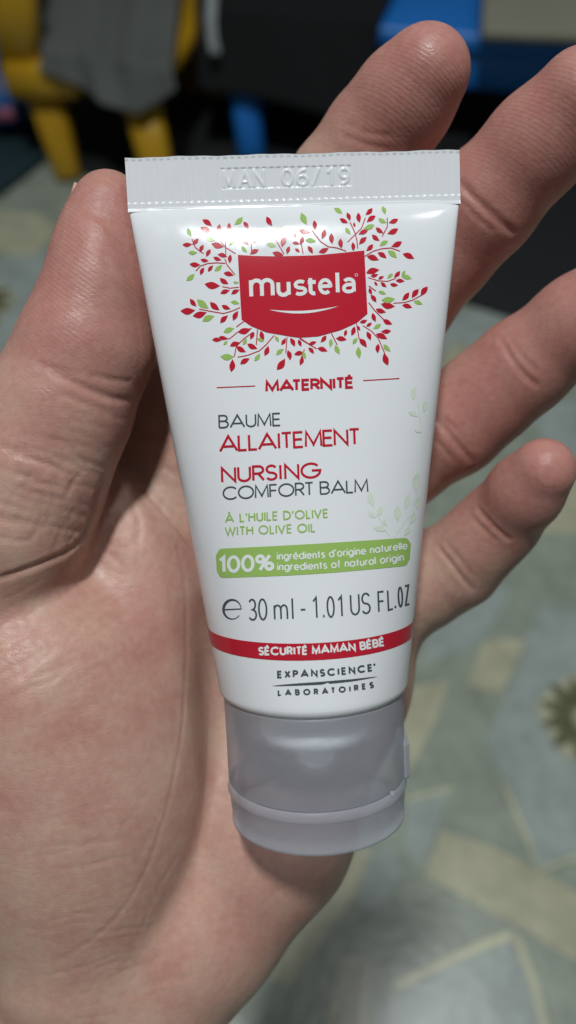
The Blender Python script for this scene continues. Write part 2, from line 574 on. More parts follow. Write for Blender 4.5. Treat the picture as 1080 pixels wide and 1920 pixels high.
    def build(self, name, mat, label=None, parent=None):
        o = tube_mesh(name, self.v, self.f, mat, parent or body, False)
        if label: o['label'] = label
        return o
# ------------------------------------------------------------------ printing on the tube
def z2(p): return (330 + p[0] / 4.1538, 370 + p[1] / 4.1538)
def z3(p): return (560 + p[0] / 4.1538, 370 + p[1] / 4.1538)
def z4(p): return (380 + p[0] / 2.4545, 690 + p[1] / 2.4545)

RED2 = [(205,175,280,225),(190,235,275,285),(340,210,335,290),(415,200,405,270),(485,255,425,290),(370,285,380,335),(275,360,375,385),(525,190,565,250),(620,240,580,295),(645,305,600,360),(510,340,572,368),(645,408,575,445),(705,150,750,225),(670,255,745,310),(855,300,825,390),(885,380,865,445),(750,430,840,450),(920,265,935,315),(990,305,965,370),(905,355,965,365),(925,400,965,430),(175,320,125,370),(50,370,125,365),(215,370,185,430),(270,405,235,465),(190,485,255,495),(105,520,190,525),(190,605,220,545),(250,580,290,530),(290,465,355,490),(325,445,400,465),(425,445,420,515),(370,590,450,610),(340,630,410,675),(222,675,345,690),(345,750,420,725),(430,755,495,720),(110,790,160,850),(35,885,150,880),(130,925,240,895),(265,815,340,880),(355,840,425,870),(345,980,405,920),(445,960,485,885),(480,1050,585,1025),(330,1090,400,1095),(280,1110,355,1115),(420,1160,495,1130),(470,1160,545,1205),(555,1140,635,1180),(610,1050,580,1110),(660,1040,685,1115),(430,1360,440,1260),(500,1300,575,1255),(690,1235,720,1155),(820,1150,855,1095),(890,1095,925,1165),(870,1190,890,1270),(785,1345,850,1255),(950,1110,975,1165),(920,1225,1000,1210)]
GRN2 = [(90,240,120,305),(520,155,455,215),(225,310,305,335),(460,320,415,380),(505,260,560,300),(510,380,555,430),(825,225,785,305),(705,365,780,385),(95,430,165,430),(80,650,145,595),(300,575,360,525),(445,660,490,665),(165,795,255,865),(205,965,300,925),(425,815,495,830),(370,1055,455,1020),(345,1240,455,1240),(520,1150,550,1095),(610,1275,655,1215),(770,1080,800,1130),(780,1230,840,1180),(630,1100,685,1125),(370,1150,400,1115)]
RED3 = [(0,255,90,275),(120,180,125,255),(205,250,180,325),(255,280,262,365),(325,320,335,400),(155,430,235,395),(420,350,425,420),(375,120,400,185),(320,165,385,200),(430,195,440,235),(465,120,475,200),(575,85,520,140),(600,145,530,195),(540,260,465,290),(530,310,470,370),(570,290,630,340),(600,235,660,280),(775,170,700,200),(775,245,690,285),(580,365,525,420),(805,345,720,385),(810,440,900,480),(615,430,685,475),(530,460,625,490),(525,590,630,565),(560,615,620,600),(620,640,665,615),(590,655,615,690),(640,660,685,700),(790,575,740,625),(755,650,825,655),(710,675,775,685),(1005,695,950,770),(935,715,880,785),(860,740,805,805),(805,840,885,860),(640,830,750,850),(600,870,680,895),(575,900,600,970),(655,950,730,990),(550,705,570,760),(560,760,605,820),(475,975,535,955),(525,1005,570,975),(720,1040,640,1045),(600,1065,690,1105),(530,1045,560,1115),(470,1100,530,1170),(620,1140,615,1215),(695,1310,665,1210),(435,1005,410,1080),(460,1000,480,1040),(290,1100,375,1110),(215,1075,170,1130),(370,1030,355,1085),(145,1175,225,1200),(75,1170,120,1220),(80,1140,140,1125),(30,1240,10,1310),(0,1110,15,1160),(70,380,110,440)]
GRN3 = [(275,85,340,130),(650,70,675,135),(620,165,685,200),(590,215,505,245),(365,235,405,290),(20,120,65,215),(50,335,135,345),(695,340,630,380),(695,415,765,475),(735,595,690,635),(830,570,800,610),(800,615,880,635),(620,735,680,755),(645,800,750,790),(895,810,965,835),(640,985,580,1025),(660,1145,715,1200),(465,1165,475,1255),(420,1145,460,1095),(250,1100,245,1170),(285,1150,320,1225),(35,1200,55,1260)]
STEM2 = [[(285,250),(330,320),(385,390),(465,440)],[(440,240),(400,290),(385,350),(388,450)],[(575,270),(585,350),(590,430)],[(750,250),(770,320),(840,440)],[(975,360),(990,440)],[(125,325),(150,390),(215,440)],[(155,575),(190,535),(250,515),(320,510),(385,515)],[(380,480),(400,530),(460,605)],[(360,695),(420,708),(490,700)],[(180,870),(280,890),(370,905),(440,885),(500,858)],[(470,1010),(530,965)],[(360,1110),(420,1100),(480,1050),(590,1020)],[(455,1240),(470,1160),(530,1100),(600,1050)],[(635,1030),(625,1150)],[(480,1245),(560,1230),(650,1195),(700,1150),(765,1075)],[(865,1090),(855,1215)],[(960,1100),(1060,1160)],[(1000,1185),(975,1250)]]
STEM3 = [[(105,260),(170,345),(230,385),(300,395),(370,420)],[(520,160),(490,240),(440,290),(380,350)],[(400,195),(440,280),(455,345),(460,400)],[(690,160),(690,230),(650,305)],[(515,460),(580,420),(650,400),(720,395),(790,420)],[(540,625),(620,650),(690,655),(760,630)],[(735,825),(820,820),(890,800),(950,765)],[(545,820),(590,880),(660,950)],[(545,690),(600,730)],[(500,1000),(570,1045),(620,1100),(670,1215)],[(450,980),(470,1100)],[(255,1060),(300,1150)],[(10,1095),(90,1150),(140,1180)]]
for lst, zf, nm, mt, lab in ((RED2, z2, 'printed_leaves', M_red, 'red printed leaves left of the badge'), (RED3, z3, 'printed_leaves', M_red, 'red printed leaves right of the badge'),
                             (GRN2, z2, 'printed_leaves', M_green, 'green printed leaves left of the badge'), (GRN3, z3, 'printed_leaves', M_green, 'green printed leaves right of the badge')):
    ink = Ink(0.040)
    for x1, y1, x2, y2 in lst:
        ink.leaf(zf((x1, y1)), zf((x2, y2)), 0.46)
    o = ink.build(nm, mt, lab); o['kind'] = 'stuff'
ink = Ink(0.030)
for lst, zf in ((STEM2, z2), (STEM3, z3)):
    for s in lst:
        ink.stroke(resample([zf(p) for p in s], 4), 1.8)
ink.build('printed_stems', M_red, 'thin red stems of the leaf print')['kind'] = 'stuff'

PALE = [(975,85,970,150),(945,200,990,225),(1030,150,1015,205),(975,285,1005,295),(765,570,790,640),(760,660,800,690),(825,630,800,685),(785,735,845,750),(890,630,895,705),(945,580,930,650),(990,480,980,570),(975,660,950,720),(830,690,848,728),(952,725,925,772),(1000,590,985,650)]
ink = Ink(0.035)
for x1, y1, x2, y2 in PALE:
    ink.leaf(z4((x1, y1)), z4((x2, y2)), 0.42)
for s in ([(985, 570), (950, 680), (880, 780)], [(800, 660), (830, 730), (860, 775)], [(985, 120), (1000, 240), (1010, 350)]):
    ink.stroke(resample([z4(p) for p in s], 4), 1.2)
ink.build('printed_leaves', M_pgreen, 'pale green olive sprig printed near the right edge')['kind'] = 'stuff'

# red badge with the brand word and a smile
tx = np.linspace(0, 1, 41)
top = [(446, 478.3), (480, 480.3), (520, 481), (590, 479.2), (640, 474.5), (683, 470)]
bot = [(453, 599), (470, 611), (498.5, 623), (546, 631.3), (560, 633.2), (596, 631), (639, 619), (669.5, 605), (689, 588)]
ti = [(float(np.interp(t, np.linspace(0, 1, len(top)), [p[0] for p in top])), float(np.interp(t, np.linspace(0, 1, len(top)), [p[1] for p in top]))) for t in tx]
bi = []
for t in tx:
    x = 453 + (689 - 453) * t
    bi.append((x, float(np.interp(x, [p[0] for p in bot], [p[1] for p in bot]))))
ti = [(446 + (683 - 446) * t, float(np.interp(446 + (683 - 446) * t, [p[0] for p in top], [p[1] for p in top]))) for t in tx]
ink = Ink(0.075); ink.grid(ti, bi, 24); ink.build('printed_badge', M_red, 'red badge with curved lower edge')

GL['m2'] = (.78, [[(0, 0), (0, 1.0)], [(0, .62)] + arc(.20, .66, .19, .31, 160, 0, 9) + [(.39, 0)], [(.39, .62)] + arc(.585, .66, .195, .31, 160, 0, 9) + [(.78, 0)]])
GL['u2'] = (.56, [[(0, 1)] + arc(.26, .36, .26, .36, 180, 330, 10), [(.56, 1), (.56, 0)], arc(.30, .36, .26, .36, 270, 345, 5)])
GL['s2'] = (.50, [arc(.26, .745, .24, .255, 40, 265, 12) + arc(.24, .25, .26, .25, 85, -140, 12)[1:]])
GL['t2'] = (.46, [[(.14, 1.28), (.14, .25)] + arc(.34, .25, .20, .25, 180, 285, 7), [(0, .94), (.44, .94)]])
GL['e2'] = (.62, [[(.03, .52), (.58, .52)] + arc(.31, .5, .29, .5, 4, 312, 18)])
GL['a2'] = (.54, [arc(.27, .70, .25, .30, 150, 0, 9) + [(.52, 0)], [(.52, .58), (.30, .57)] + arc(.24, .29, .24, .28, 90, 285, 11) + [(.42, .06), (.52, .2)]])
ink = Ink(0.105)
BW = 7.3
for g2, x0, x1, hgt in (('m2', 471.5, 511.8, 37.5), ('u2', 522.5, 541.8, 31), ('s2', 554, 573, 31), ('t2', 578, 593.5, 30), ('e2', 599.5, 621, 31.5), ('l', 633.5, 633.5, 44), ('a2', 645, 664.5, 31)):
    def fb(x, y):
        by = 560.0 + (550.5 - 560.0) * (x - 468) / 200.0
        return (x - 0.035 * y, by - y)
    adv, strokes = GL[g2]
    for s in strokes:
        pts = [fb(x0 + (x * (x1 - x0) / adv if adv else 0), BW / 2 + y * (hgt - BW)) for x, y in s]
        ink.stroke(pts, BW * (0.92 if g2 in ('s2', 'e2', 'a2') else 1.0))
ink.stroke(arc(668, 516, 2.6, 2.6, 0, 360, 13), 0.8)
ink.build('brand_lettering', M_wink, 'white rounded brand word on the red badge')
ink = Ink(0.105)
xs_ = np.linspace(504.5, 634, 25)
up_ = [(x, 581 + (574.6 - 581) * (x - 504.5) / 129.5 + 5.2 * math.sin(math.pi * (x - 504.5) / 129.5)) for x in xs_]
lo_ = [(x, 581 + (574.6 - 581) * (x - 504.5) / 129.5 + 10.2 * math.sin(math.pi * (x - 504.5) / 129.5) ** 0.9) for x in xs_]
ink.grid(up_, lo_, 1); ink.build('printed_smile', M_wink, 'white crescent under the brand word')

def line(s, base, h, w, mat, lab, gap=0.16, off=0.05):
    ink = Ink(off); ink.text(s, base, h, w, gap); return ink.build('lettering', mat, lab)
line('MATERNITÉ', [(497.5, 736), (664, 728.5)], 22.5, 5.0, M_red, 'red word MATERNITÉ between two thin lines', 0.05)
for a, b in (((406.5, 726.7), (478.6, 723.8)), ((680.7, 713.6), (748.7, 709.6))):
    ink = Ink(0.05); ink.stroke(resample([a, b], 4), 1.8); ink.build('printed_line', M_red)
line('BAUME', [(410, 803.5), (527, 799)], 25.5, 3.0, M_grey, 'grey word BAUME', 0.09)
line('ALLAITEMENT', [(411, 848.5), (676, 834)], 32, 4.4, M_red, 'red word ALLAITEMENT', 0.05)
line('NURSING', [(415, 906), (603, 896.5)], 30.5, 4.4, M_red, 'red word NURSING', 0.09)
line('COMFORT BALM', [(418, 938), (691, 923)], 25.5, 3.0, M_grey, 'grey words COMFORT BALM', 0.07)
line("À L'HUILE D'OLIVE", [(422, 980.5), (616, 971)], 17.5, 2.8, M_green, 'green small print naming olive oil in French', 0.18)
line('WITH OLIVE OIL', [(422, 1005), (592, 998)], 17.5, 2.8, M_green, 'green small print WITH OLIVE OIL', 0.18)

# green rounded panel
def rounded(p, r, n=6):
    p = [np.array(q, float) for q in p]; out = []
    for i in range(4):
        a, b, c = p[i - 1], p[i], p[(i + 1) % 4]
        d1 = (a - b) / np.linalg.norm(a - b); d2 = (c - b) / np.linalg.norm(c - b)
        for t in np.linspace(0, 1, n):
            out.append(b + d1 * r * (1 - t) ** 2 + d2 * r * t ** 2)
    return out
gx = np.linspace(0, 1, 61)
gt, gb = [], []
for t in gx:
    xl, xr = 405 + 365 * t, 407 + 361 * t
    r = 13
    e = min(t * 365, (1 - t) * 365)
    cut = r - math.sqrt(max(0, r * r - (r - e) ** 2)) if e < r else 0
    gt.append((xl, 1029 + (1007.5 - 1029) * t + cut + 1.5 * math.sin(math.pi * t)))
    gb.append((xr, 1083.5 + (1060 - 1083.5) * t + 4.5 * math.sin(math.pi * t) - cut))
ink = Ink(0.055); ink.grid(gt, gb, 8); ink.build('printed_panel', M_green, 'green rounded panel')
line('100%', [(411, 1075.5), (515, 1070.5)], 33, 6.2, M_wink, 'white figure 100%', 0.12, 0.085)
line("ingrédients d'origine naturelle", [(519.5, 1050.5), (590, 1048), (680, 1040.5), (764, 1030)], 15.5, 2.5, M_wink, 'white French small print on the green panel', 0.16, 0.085)
line('ingredients of natural origin', [(520, 1070.5), (590, 1068.5), (680, 1061.5), (757, 1052)], 15.5, 2.5, M_wink, 'white English small print on the green panel', 0.16, 0.085)

# volume line, set in a narrow face
def vol_base(x): return float(np.interp(x, [418, 466, 551, 628, 690, 725, 769], [1164, 1164, 1161.5, 1158, 1151, 1146.5, 1133]))
ink = Ink(0.05)
VW = 3.3
for ch, x0, x1, hgt in (('3', 466.5, 483, 41.5), ('0', 485, 502.5, 41.5), ('m', 514, 541, 41.5), ('l', 549.5, 549.5, 41.5), ('-', 563, 575, 41.5), ('1', 587, 597, 41.5), ('.', 607.3, 607.3, 41.5), ('0', 613, 628.5, 41), ('1', 634, 644, 41),
                        ('U', 657, 675.5, 40.5), ('S', 678, 695.5, 40.5), ('F', 708.5, 722, 40), ('L', 726.5, 738, 40), ('.', 741, 741, 39.5), ('0', 745.8, 756.2, 39), ('Z', 758.5, 768.5, 38.5)):
    adv, strokes = GL[ch]
    for s in strokes:
        if ch in ('l', '.'): pts = [(x0, VW / 2 + y * (hgt - VW)) for x, y in s]
        else: pts = [(x0 + VW / 2 + x / adv * (x1 - x0 - VW), VW / 2 + y * (hgt - VW)) for x, y in s]
        pts = resample(pts, 5)
        ink.stroke([(x - 0.045 * y, vol_base(x) - y) for x, y in pts], VW)
ink.build('lettering', M_grey, 'grey volume line 30 ml - 1.01 US FL.OZ')
ink = Ink(0.05)                        # the estimated sign
es = arc(436, 1142.5, 16.5, 18, 0, 322, 40)
es = [(x, 2 * 1142.5 - y) for x, y in es]
ink.stroke(es, 4.6, lambda t: 0.35 + 0.75 * math.sin(math.pi * min(1, t * 1.06)) ** 2)
ink.stroke([(420, 1143), (453, 1141.5)], 2.2)
ink.build('lettering', M_grey, 'grey estimated sign before the volume')

# red band right round the tube
v1, v2 = v_for_row(1204.5, 12.0), v_for_row(1236.5, 12.4)
bb, fb_ = [], []
for v in np.linspace(v1, v2, 7):
    a, b = float(half_w(v)) + 0.055, float(half_d(v)) + 0.055
    u, w = section(a, b, v)
    bb.append(tube_pt(u, shear(u, np.full_like(u, v)), w))
bb = np.concatenate(bb)
fb_ = [(i * NS + j, i * NS + (j + 1) % NS, (i + 1) * NS + (j + 1) % NS, (i + 1) * NS + j) for i in range(6) for j in range(NS)]
tube_mesh('printed_band', bb, fb_, M_red, body)['label'] = 'red band round the lower tube'
line('SÉCURITÉ MAMAN BÉBÉ', [(485, 1229), (582, 1228), (672, 1220.5), (721, 1211)], 16.5, 3.7, M_wink, 'white bold words on the red band', 0.15, 0.09)
line('EXPANSCIENCE', [(520, 1272), (600, 1269), (660, 1264), (699, 1258.5)], 14.5, 3.5, M_grey, 'grey maker name above a thin rule', 0.40)
line('LABORATOIRES', [(521, 1305), (600, 1302.5), (660, 1297), (701, 1289.5)], 12, 3.1, M_grey, 'grey word LABORATOIRES under the rule', 0.75)
ink = Ink(0.05)
xs_ = np.linspace(510, 708, 41)
cy = lambda x: float(np.interp(x, [510, 600, 660, 708], [1286, 1281, 1275.5, 1268.5]))
tt = [(x, cy(x) - 2.7 * math.sin(math.pi * (x - 510) / 198) ** 0.6) for x in xs_]
tb = [(x, cy(x) + 2.8 * math.sin(math.pi * (x - 510) / 198) ** 0.6 - max(0, 3.2 - abs(x - 613) * 0.6)) for x in xs_]
ink.grid(tt, tb, 1); ink.stroke(arc(701.5, 1246, 1.2, 1.2, 0, 360, 9), 2.0)
ink.build('printed_line', M_grey, 'grey tapered rule with a small notch')
# ------------------------------------------------------------------ crimp strip
CH = V_CR + 0.25
nu, nvv = 560, 96
U = np.linspace(-HALF_TOP - 0.12, HALF_TOP + 0.12, nu)
Vv = np.linspace(0, CH, nvv)
UU, VV = np.meshgrid(U, Vv)
def sstep(x, a, b):
    t = np.clip((x - a) / (b - a), 0, 1); return t * t * (3 - 2 * t)
ribs = 0.5 + 0.5 * np.cos(2 * np.pi * UU / 0.965)
rib_zone = sstep(VV, 0.15, 0.5) * (1 - sstep(VV, CH - 1.35, CH - 1.10))
# pressed date panel, px 413-657 x 312-352
u0, u1 = -134 * 117 / F, 110 * 117 / F
p0v, p1v = 24 * 117 / F, 60 * 117 / F
panel = sstep(UU, u0 - .12, u0 + .05) * (1 - sstep(UU, u1 - .05, u1 + .12)) * sstep(VV, p0v - .14, p0v + .06) * (1 - sstep(VV, p1v - .06, p1v + .14))
wob_ = 0.88 + 0.12 * np.sin(UU * 0.9 + 1.0) * np.sin(UU * 2.3 + VV * 0.7)
height = 0.125 * (1 - wob_ * (1 - ribs) * rib_zone) * (1 - panel) - 0.015 * panel
PTS = np.stack([UU, VV], -1)
letters = np.full(UU.shape, 9.0)
lh = 2.0
for ch, xa, xb in (('M', 417, 437), ('A', 447, 467), ('N', 474, 493), ('0', 528, 546), ('6', 556, 574), ('/', 583, 598), ('1', 614, 622), ('9', 636, 652)):
    adv, strokes = GL[ch]
    x0, x1 = (xa - 547.5) * 117 / F, (xb - 547.5) * 117 / F
    for s in strokes:
        q = [(x0 + x / adv * (x1 - x0), p1v - 0.25 - y * lh) for x, y in s]
        for a, b in zip(q[:-1], q[1:]):
            letters = np.minimum(letters, seg_dist(PTS, a, b))
height = height + 0.12 * (1 - sstep(letters, 0.08, 0.32)) * panel
base_w = 0.40 + 0.12 * sstep(VV, CH - 0.6, CH)
edge_wave = (0.05 * np.sin(UU * 0.55 + 0.4) + 0.025 * np.sin(UU * 1.7)) * (1 - sstep(VV, 0, 1.2))
front = tube_pt(UU, shear(UU, VV) + edge_wave, base_w + height).reshape(-1, 3)
back = tube_pt(UU[::4, ::8], shear(UU[::4, ::8], VV[::4, ::8]), -0.55 * np.ones_like(UU[::4, ::8])).reshape(-1, 3)
cf = [(r * nu + c, r * nu + c + 1, (r + 1) * nu + c + 1, (r + 1) * nu + c) for r in range(nvv - 1) for c in range(nu - 1)]
# walls: front border stitched to a back border at the same places
loop = [c for c in range(nu)] + [r * nu + nu - 1 for r in range(1, nvv)] + [(nvv - 1) * nu + c for c in range(nu - 2, -1, -1)] + [r * nu for r in range(nvv - 2, 0, -1)]
uu, vv_ = UU.reshape(-1)[loop], VV.reshape(-1)[loop]
bk = tube_pt(uu, shear(uu, vv_) + edge_wave.reshape(-1)[loop], np.full_like(uu, -0.62))
n0 = len(front)
k = len(loop)
cf += [(loop[i], loop[(i + 1) % k], n0 + (i + 1) % k, n0 + i) for i in range(k)]
cf.append(tuple(n0 + i for i in range(k)))
crimp = tube_mesh('crimp', np.vstack([front, bk]), cf, M_white)
crimp['label'] = 'ribbed flat crimp stamped MAN 06/19'

# ------------------------------------------------------------------ frosted cap
M_cap = N('frosted_plastic')
vcap = M_cap.obj_coord(1000.0)
M_cap.set(Base_Color=(0.86, 0.90, 1.0), Roughness=0.30, Specular_IOR_Level=0.5)
tr = M_cap.n('ShaderNodeBsdfTranslucent'); tr.inputs['Color'].default_value = (0.90, 0.94, 1.0, 1)
tp = M_cap.n('ShaderNodeBsdfTransparent'); tp.inputs['Color'].default_value = (0.94, 0.96, 1.0, 1)
rf = M_cap.n('ShaderNodeBsdfRefraction', distribution='GGX'); rf.inputs['Color'].default_value = (0.95, 0.95, 0.98, 1); rf.inputs['Roughness'].default_value = 0.27; rf.inputs['IOR'].default_value = 1.18
m0 = M_cap.n('ShaderNodeMixShader'); m0.inputs[0].default_value = 0.66      # clear part: mostly blurred
M_cap.l(rf.outputs[0], m0.inputs[1]); M_cap.l(tp.outputs[0], m0.inputs[2])
m1 = M_cap.n('ShaderNodeMixShader'); m1.inputs[0].default_value = 0.36      # milky part: back-scattered and passed on
M_cap.l(M_cap.b.outputs[0], m1.inputs[1]); M_cap.l(tr.outputs[0], m1.inputs[2])
m2 = M_cap.n('ShaderNodeMixShader'); m2.inputs[0].default_value = 0.67      # how clear it is
M_cap.l(m1.outputs[0], m2.inputs[1]); M_cap.l(m0.outputs[0], m2.inputs[2])
M_cap.l(m2.outputs[0], M_cap.out.inputs['Surface'])
nb = M_cap.noise(vcap, 3.0, 3)
M_cap.l(M_cap.bump(nb.outputs['Fac'], 0.08, 0.0002), M_cap.b.inputs['Normal'])
M_cap = M_cap.m

def revolve(name, prof, mat, parent=None, seg=128, smooth=True, closed=True, ends=True):
    """prof: (v, r) list turned about the tube axis; closed joins the last ring to the first"""
    a = np.linspace(0, 2 * np.pi, seg, endpoint=False)
    P = []
    for v, r in prof:
        P.append(tube_pt(r * np.cos(a), np.full(seg, v), r * np.sin(a)))
    n = len(prof)
    fs = [(i * seg + j, i * seg + (j + 1) % seg, ((i + 1) % n) * seg + (j + 1) % seg, ((i + 1) % n) * seg + j) for i in range(n if closed else n - 1) for j in range(seg)]
    if not closed and ends:
        fs.append(tuple(range(seg))[::-1]); fs.append(tuple((n - 1) * seg + j for j in range(seg)))
    return tube_mesh(name, np.concatenate(P), fs, mat, parent, smooth)

V_ST = v_for_row(1522, 12.9)          # step between cap base and lid
V_ST2 = v_for_row(1541, 13.0)
V_END = v_for_row(1607, 12.6)
RC = 13.25
cap = revolve('cap', [(V_CAP, RC - 1.1), (V_CAP, RC - 0.35), (V_CAP + 0.12, RC - 0.08), (V_CAP + 0.4, RC), ((V_CAP + V_ST) / 2, RC - 0.05), (V_ST - 0.2, RC - 0.05), (V_ST, RC - 0.15), (V_ST + 0.02, RC - 0.9)], M_cap, closed=False, ends=False)
cap['label'] = 'frosted translucent cap'
lid = revolve('lid', [(V_ST + 0.08, RC - 0.95), (V_ST + 0.12, RC - 0.35), (V_ST + 0.35, RC - 0.12), (V_ST2, RC + 0.12), (V_ST2 + 0.25, RC + 0.02), (V_ST2 + 0.5, RC - 0.15), ((V_ST2 + V_END) / 2, RC - 0.25), (V_END - 1.0, RC - 0.60), (V_END - 0.8, RC - 0.28),
                      (V_END - 0.3, RC - 0.35), (V_END, RC - 0.8), (V_END, 0.6), (V_END, 0.01)], M_cap, cap, closed=False, ends=False)
lid['label'] = 'shallow hinged lid of the cap'
# hinge tab on the right flank
def block(name, u0, u1, v0, v1, w0, w1, mat, parent, bev=0.35):
    us = [u0, u0 + bev, u1 - bev, u1]; 
    P = []; Fq = []
    ring = [(u0, w0 + bev), (u0 + bev, w0), (u1 - bev, w0), (u1, w0 + bev), (u1, w1 - bev), (u1 - bev, w1), (u0 + bev, w1), (u0, w1 - bev)]
    cu, cw = (u0 + u1) / 2, (w0 + w1) / 2
    lv = [(v0, 0.8), (v0 + bev, 1.0), (v1 - bev, 1.0), (v1, 0.8)]
    for v, s in lv:
        for u, w in ring:
            P.append(tube_pt(cu + (u - cu) * s, v, cw + (w - cw) * s))
    for i in range(3):
        Fq += [(i * 8 + j, i * 8 + (j + 1) % 8, (i + 1) * 8 + (j + 1) % 8, (i + 1) * 8 + j) for j in range(8)]
    Fq.append(tuple(range(8))[::-1]); Fq.append(tuple(24 + j for j in range(8)))
    return tube_mesh(name, P, Fq, mat, parent, False)
block('hinge', RC - 1.2, RC + 0.40, V_ST - 5.6, V_ST + 0.6, -2.6, 3.6, M_cap, cap, 0.75)
block('latch_lip', RC * 0.755, RC * 0.755 + 0.6, V_ST - 0.35, V_ST + 0.3, RC * 0.62, RC * 0.62 + 0.5, M_cap, cap, 0.15)
# white neck and nozzle inside the cap
nz = plain('white_nozzle', (0.88, 0.89, 0.87), 0.35, 0.02)
revolve('nozzle', [(V_SH + 1.45, 11.0), (V_CAP + 1.2, 10.8), (V_CAP + 1.6, 6.0), (V_CAP + 4.0, 5.8), (V_CAP + 4.6, 8.2), (V_CAP + 6.6, 8.0), (V_CAP + 7.2, 3.6), (V_CAP + 11.0, 2.6), (V_CAP + 12.0, 1.6), (V_CAP + 12.1, 0.5)], nz, None, 64, True, False)
# ------------------------------------------------------------------ the hand (one continuous skin)
VOX = 0.8
LO = np.array([-96.0, -168.0, -186.0]); HI = np.array([78.0, 92.0, -98.0])
DIM = np.ceil((HI - LO) / VOX).astype(int)
AXS = [LO[i] + VOX * np.arange(DIM[i]) for i in range(3)]
FAR = 12.0

def field():
    return np.full(DIM, FAR, np.float32)

def sub(lo, hi, pad):
    i0 = np.maximum(0, np.floor((lo - pad - LO) / VOX).astype(int)); i1 = np.minimum(DIM, np.ceil((hi + pad - LO) / VOX).astype(int) + 1)
    sl = tuple(slice(a, b) for a, b in zip(i0, i1))
    g = np.meshgrid(*[AXS[i][sl[i]].astype(np.float32) for i in range(3)], indexing='ij', sparse=True)
    return sl, g

def smin(a, b, k):
    h = np.clip(0.5 + 0.5 * (b - a) / k, 0, 1)
    return b + (a - b) * h - k * h * (1 - h)

def cone(D, A, B, ra, rb, k):
    A = np.asarray(A, float); B = np.asarray(B, float)
    r = max(ra, rb)
    sl, (X, Y, Z) = sub(np.minimum(A, B), np.maximum(A, B), r + FAR * 0.8)
    ba = B - A; L2 = float(ba @ ba)
    t = np.clip(((X - A[0]) * ba[0] + (Y - A[1]) * ba[1] + (Z - A[2]) * ba[2]) / L2, 0, 1)
    d = np.sqrt((X - A[0] - t * ba[0]) ** 2 + (Y - A[1] - t * ba[1]) ** 2 + (Z - A[2] - t * ba[2]) ** 2) - (ra + (rb - ra) * t)
    D[sl] = smin(D[sl], d.astype(np.float32), k)

def ball(D, C, R, k, axes=None, neg=False):
    C = np.asarray(C, float); R = np.asarray(R, float)
    rm = R.max()
    sl, (X, Y, Z) = sub(C - rm, C + rm, FAR * 0.8)
    E = np.eye(3) if axes is None else np.asarray(axes, float)
    q = [(X - C[0]) * E[i][0] + (Y - C[1]) * E[i][1] + (Z - C[2]) * E[i][2] for i in range(3)]
    k0 = np.sqrt(sum((q[i] / R[i]) ** 2 for i in range(3))) + 1e-6
    k1 = np.sqrt(sum((q[i] / R[i] ** 2) ** 2 for i in range(3))) + 1e-6
    d = (k0 * (k0 - 1) / k1).astype(np.float32)
    if neg: D[sl] = -smin(-D[sl], d, k)
    else: D[sl] = smin(D[sl], d, k)

def chain(D, pts, k):
    for p, q in zip(pts[:-1], pts[1:]):
        cone(D, at(*p[:3]), at(*q[:3]), p[3], q[3], k)

def axes_from(a, z=(0, 0, 1)):
    a = np.asarray(a, float); a /= np.linalg.norm(a)
    x = np.cross(a, z); x /= np.linalg.norm(x)
    return np.stack([x, a, np.cross(x, a)])

palm = field()
chain(palm, [(400, 770, 151, 11.0), (240, 1400, 151, 13), (90, 1950, 153, 15)], 8)
chain(palm, [(520, 830, 156, 11.5), (365, 1400, 157, 13), (110, 1980, 157, 15)], 8)
chain(palm, [(610, 960, 158, 11.0), (460, 1450, 157, 13), (150, 2000, 156, 15)], 8)
chain(palm, [(690, 1120, 154, 10.3), (632, 1290, 154, 11.3), (497, 1560, 151.5, 14), (352, 1730, 149, 14), (230, 1860, 150, 14.5), (90, 2060, 152, 15)], 8)
# flank of the hand under the index finger
chain(palm, [(408, 700, 148.5, 10.0), (340, 790, 150, 10.2), (300, 960, 152, 11.0)], 7)
# wrist and forearm, below the frame
chain(palm, [(20, 1990, 156, 17), (-60, 2350, 160, 18), (-120, 2700, 165, 20)], 10)
chain(palm, [(100, 2020, 155, 15), (20, 2350, 160, 17), (-50, 2700, 165, 19)], 10)

# ball of the thumb and the web, a mass of its own that folds against the palm
then = field()
chain(then, [(5, 1150, 138, 11.5), (70, 1260, 138, 15), (170, 1750, 148, 18)], 8)
ball(then, at(120, 1400, 139.5), (22.0, 31.0, 18.0), 9, axes_from(at(20, 1000, 140) - at(250, 1800, 140)))
ball(then, at(240, 1240, 144), (11.0, 21.0, 11.0), 8, axes_from(at(200, 1000, 140) - at(280, 1500, 140)))
chain(then, [(120, 905, 141.5, 6.2), (212, 972, 141.5, 6.4), (266, 1035, 141.5, 6.8), (288, 1110, 142.5, 7.6), (285, 1200, 143, 8.0)], 6)
chain(then, [(120, 905, 141.5, 6.0), (90, 1120, 140, 8.0)], 6)

def finger(pts, k=2.2, pad=None):
    D = field()
    chain(D, pts, k)
    if pad is not None:
        for c, R, a in pad: ball(D, c, R, 3.0, a)
    return D

